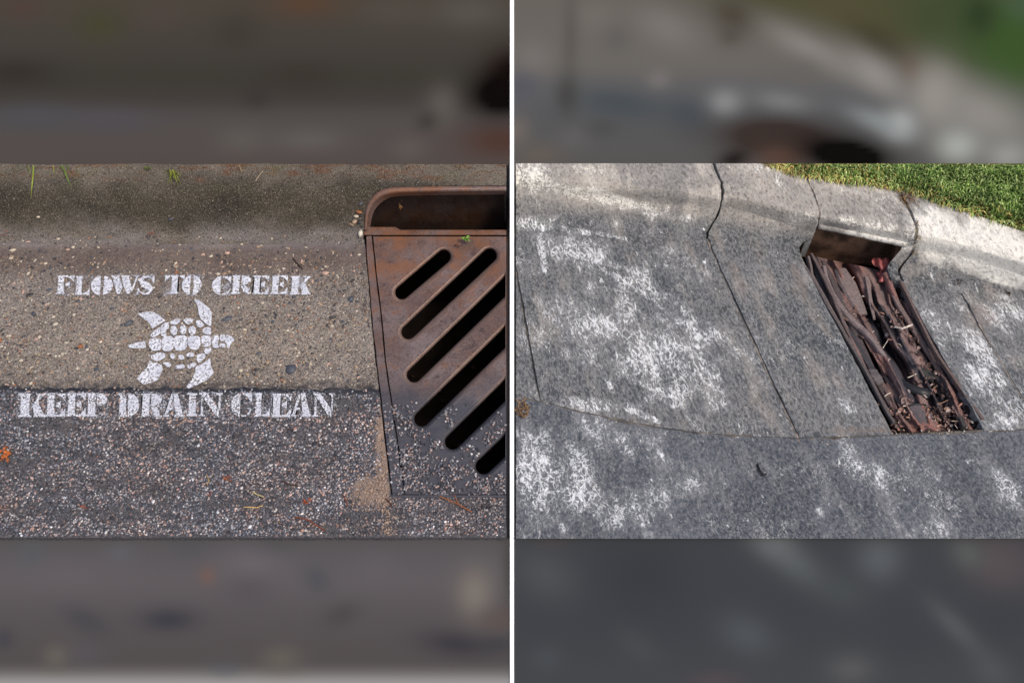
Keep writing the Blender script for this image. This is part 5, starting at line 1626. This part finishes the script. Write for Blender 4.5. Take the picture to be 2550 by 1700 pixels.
# the crumpled sheet of rotten matting that fills the trench, folded lengthwise
SHEET_HOLES = [(.10, .40, .30, .05), (.42, .47, .20, .035), (.60, .42, .13, .05), (.22, .16, .10, .03), (.55, .17, .16, .02), (.30, .60, .12, .02), (.72, .66, .10, .02), (.80, .20, .12, .03), (.70, .80, .12, .015)]
def sheet_z(t, s_):
    wv = .05 * vnoise(t * 3.1, 4.4) + .03 * vnoise(t * 8, s_ * 2)
    r1 = vnoise((s_ + wv) * 8.5, t * 2.3 + 3)
    r2 = vnoise((s_ + wv) * 19, t * 5.1 + 9)
    r3 = vnoise(s_ * 26 + 5, t * 26)
    z = -.043 + .021 * (1 - abs(r1) * 2) + .009 * r2 + .004 * r3 + .012 * t
    for (tc, sc, rt, rs) in SHEET_HOLES:
        z -= .05 * math.exp(-((t - tc) / rt) ** 4 - ((s_ + wv - sc) / rs) ** 2)
    return max(z, -.082)
NT_, NS_ = 150, 64
vs, fs, tn = [], [], []
for j in range(NT_):
    t = .03 + .965 * j / (NT_ - 1)
    for i in range(NS_):
        s_ = .025 + .95 * i / (NS_ - 1)
        z = sheet_z(t, s_)
        x, y = trench_xy(t, s_)
        vs.append(P3(x, y, z))
        k = vnoise(s_ * 13 + 2, t * 3.4) + .5 * vnoise(s_ * 30, t * 12)
        c = np.array(lin((118, 98, 94))) * (1 + .4 * k)
        rr = max(0, vnoise(s_ * 7 + 11, t * 5)) + .7 * max(0, (t - .82) * 5)
        c = c * (1 - min(rr, 1)) + np.array(lin((138, 98, 88))) * min(rr, 1)
        if vnoise(s_ * 10 + 21, t * 2.6) < -.45: c = np.array(lin((66, 62, 66)))
        tn.append(tuple(c) + (1.0,))
for j in range(NT_ - 1):
    for i in range(NS_ - 1):
        k = j * NS_ + i
        fs.append((k + NS_, k + NS_ + 1, k + 1, k))
sheet = new_obj('rotten_matting', vs, fix_up(vs, fs), M_LITTER, tint=tn)
tag(sheet, 'crumpled rusty brown matting folded lengthwise in the open drain', 'matting')
# long rotten strips that lie down the trench between the rails
MAUVE = [(126, 110, 108), (104, 92, 92), (142, 124, 120), (84, 76, 78), (152, 130, 124), (70, 64, 66), (118, 98, 92)]
for k, (s0, s1, ta, tb, wd, z) in enumerate([q for n_, q in enumerate([(.10, .06, .02, .55, 8, -.018), (.17, .12, .05, .9, 12, -.03), (.24, .30, .04, .45, 9, -.028), (.30, .24, .40, .98, 14, -.034), (.34, .40, .06, .38, 10, -.04),
                                           (.62, .56, .10, .52, 12, -.036), (.70, .78, .20, .62, 15, -.034), (.80, .86, .12, .80, 10, -.024), (.88, .92, .30, .97, 9, -.02), (.75, .66, .55, .9, 13, -.03),
                                           (.94, .95, .05, .6, 8, -.016), (.56, .50, .45, .7, 9, -.036), (.84, .80, .62, .98, 11, -.024)]) if n_ in (0, 1, 3, 5, 7, 8, 12)]):
    pts = []
    for q in np.linspace(0, 1, 6):
        x, y = trench_xy(ta + (tb - ta) * q, s0 + (s1 - s0) * q + .018 * math.sin(q * 5 + k))
        pts.append((x, y, z + .005 * math.sin(q * 4 + k * 1.7)))
    bar('bar', pts, [wd * .9, wd * 1.3, wd * 1.5, wd * 1.35, wd * 1.2, wd * .6], .007, MAUVE[k % 7], root=drain, tilt=random.uniform(-.35, .35))
# leaves, bark and twigs heaped in the trench
mb = MB()
LC = [(140, 114, 108), (122, 96, 90), (98, 76, 70), (160, 138, 130), (78, 60, 56), (178, 160, 150), (112, 92, 82), (58, 44, 42), (150, 112, 98)]
def litter(t, s_, z, size, col, flat=False):
    x, y = trench_xy(t, s_)
    c = Vector(P3(x, y, z))
    a = random.uniform(0, 6.28)
    d = Vector((math.cos(a), math.sin(a), random.uniform(-.35, .35)))
    up = Vector((0, 0, 1))
    P = [c, c + d * size * .4 + up * size * random.uniform(0, .3), c + d * size * .8 + up * size * random.uniform(-.1, .3), c + d * size]
    w = size * random.uniform(.3, .75)
    mb.blade(P, [w * .35, w, w * .8, w * .1], G(col, random.uniform(.6, 1.15)), random.uniform(-1.2, 1.2))
for _ in range(170):
    t = random.uniform(.16, .99) ** .85
    s_ = random.betavariate(1.6, 1.1) if t < .8 else random.uniform(.02, .98)
    z = sheet_z(t, s_) + random.uniform(0, .006)
    litter(t, s_, z, random.uniform(.006, .018), random.choice(LC))
for _ in range(260):
    t = random.uniform(.84, 1.0); s_ = random.uniform(.03, .97)
    litter(t, s_, -.030 + .016 * random.random(), random.uniform(.005, .013), random.choice(LC[:4] + LC[5:7] + [(196, 146, 126), (204, 160, 136)]))
for _ in range(120):
    t = random.uniform(.25, .8); s_ = random.uniform(.6, .95)
    litter(t, s_, -.026 + .014 * random.random(), random.uniform(.005, .013), random.choice(LC))
for _ in range(45):
    t = random.uniform(.15, .98); s_ = random.uniform(.05, .95)
    x, y = trench_xy(t, s_); c = Vector(P3(x, y, -.03 + random.uniform(-.012, .014)))
    a = random.uniform(0, 6.28); L = random.uniform(.012, .036)
    d = Vector((math.cos(a), math.sin(a), random.uniform(-.2, .2))) * L
    mb.tube([c, c + d * .5 + Vector((0, 0, random.uniform(-.004, .006))), c + d], random.uniform(.0006, .0014), 5, G(random.choice([(196, 174, 152), (150, 120, 100), (92, 70, 58), (214, 200, 184)])))
tag(mb.build('leaf_litter', M_LITTER), 'heap of brown and pink dead leaves and bark filling the open drain', kind='stuff')
# one pale stick that stands out
mb = MB()
mb.tube([P3(2228, 814, -.012), P3(2246, 818, -.004), P3(2260, 813, .002), P3(2272, 808, .004)], [.0018, .0024, .0026, .0018], 6, G((224, 208, 192)))
tag(mb.build('twig', M_LITTER), 'pale curved stick lying on the drain litter', 'twig', 'twigs and needles on the ground')
mb = MB()
mb.tube([P3(1886, 1155, 0), P3(1892, 1170, .004), P3(1900, 1182, .004), P3(1908, 1180, .002)], .0022, 6, G((38, 36, 38)))
tag(mb.build('twig', M_PLANT), 'black hooked twig lying on the slate asphalt', 'twig', 'twigs and needles on the ground')
# a weed clump against the white kerb
for (x, y, lab) in [(2510, 728, 'small dark weed against the white kerb foot at the frame edge'), (2385, 702, 'dark weed tuft at the top of the gutter joint')]:
    mb = MB()
    for k in range(16):
        p = Vector(P3(x + random.uniform(-4, 4), y + random.uniform(-9, 9), .002))
        mb.blade([p, p + Vector((random.uniform(-.008, .008), random.uniform(-.008, .008), .006)), p + Vector((random.uniform(-.014, .014), random.uniform(-.014, .014), .004))], .003, G((56, 44, 34), random.uniform(.6, 1.2)), random.uniform(-1, 1))
    tag(mb.build('weed', M_PLANT), lab, 'weed')
# lump of rusty earth at the end of the road joint
mb = MB()
for k in range(40):
    px, py = 1298 + random.uniform(-10, 16), 1010 + random.uniform(-14, 26)
    p = Vector(P3(px, py, -.001))
    mb.blade([p, p + Vector((random.uniform(-.008, .008), random.uniform(-.008, .008), .004)), p + Vector((random.uniform(-.012, .012), random.uniform(-.012, .012), .002))], .004, G(random.choice([(126, 92, 60), (94, 70, 48), (150, 120, 84)])), random.uniform(-1, 1))
tag(mb.build('dry_moss', M_PLANT), 'rusty brown dry moss in the road joint by the white strip', 'moss')
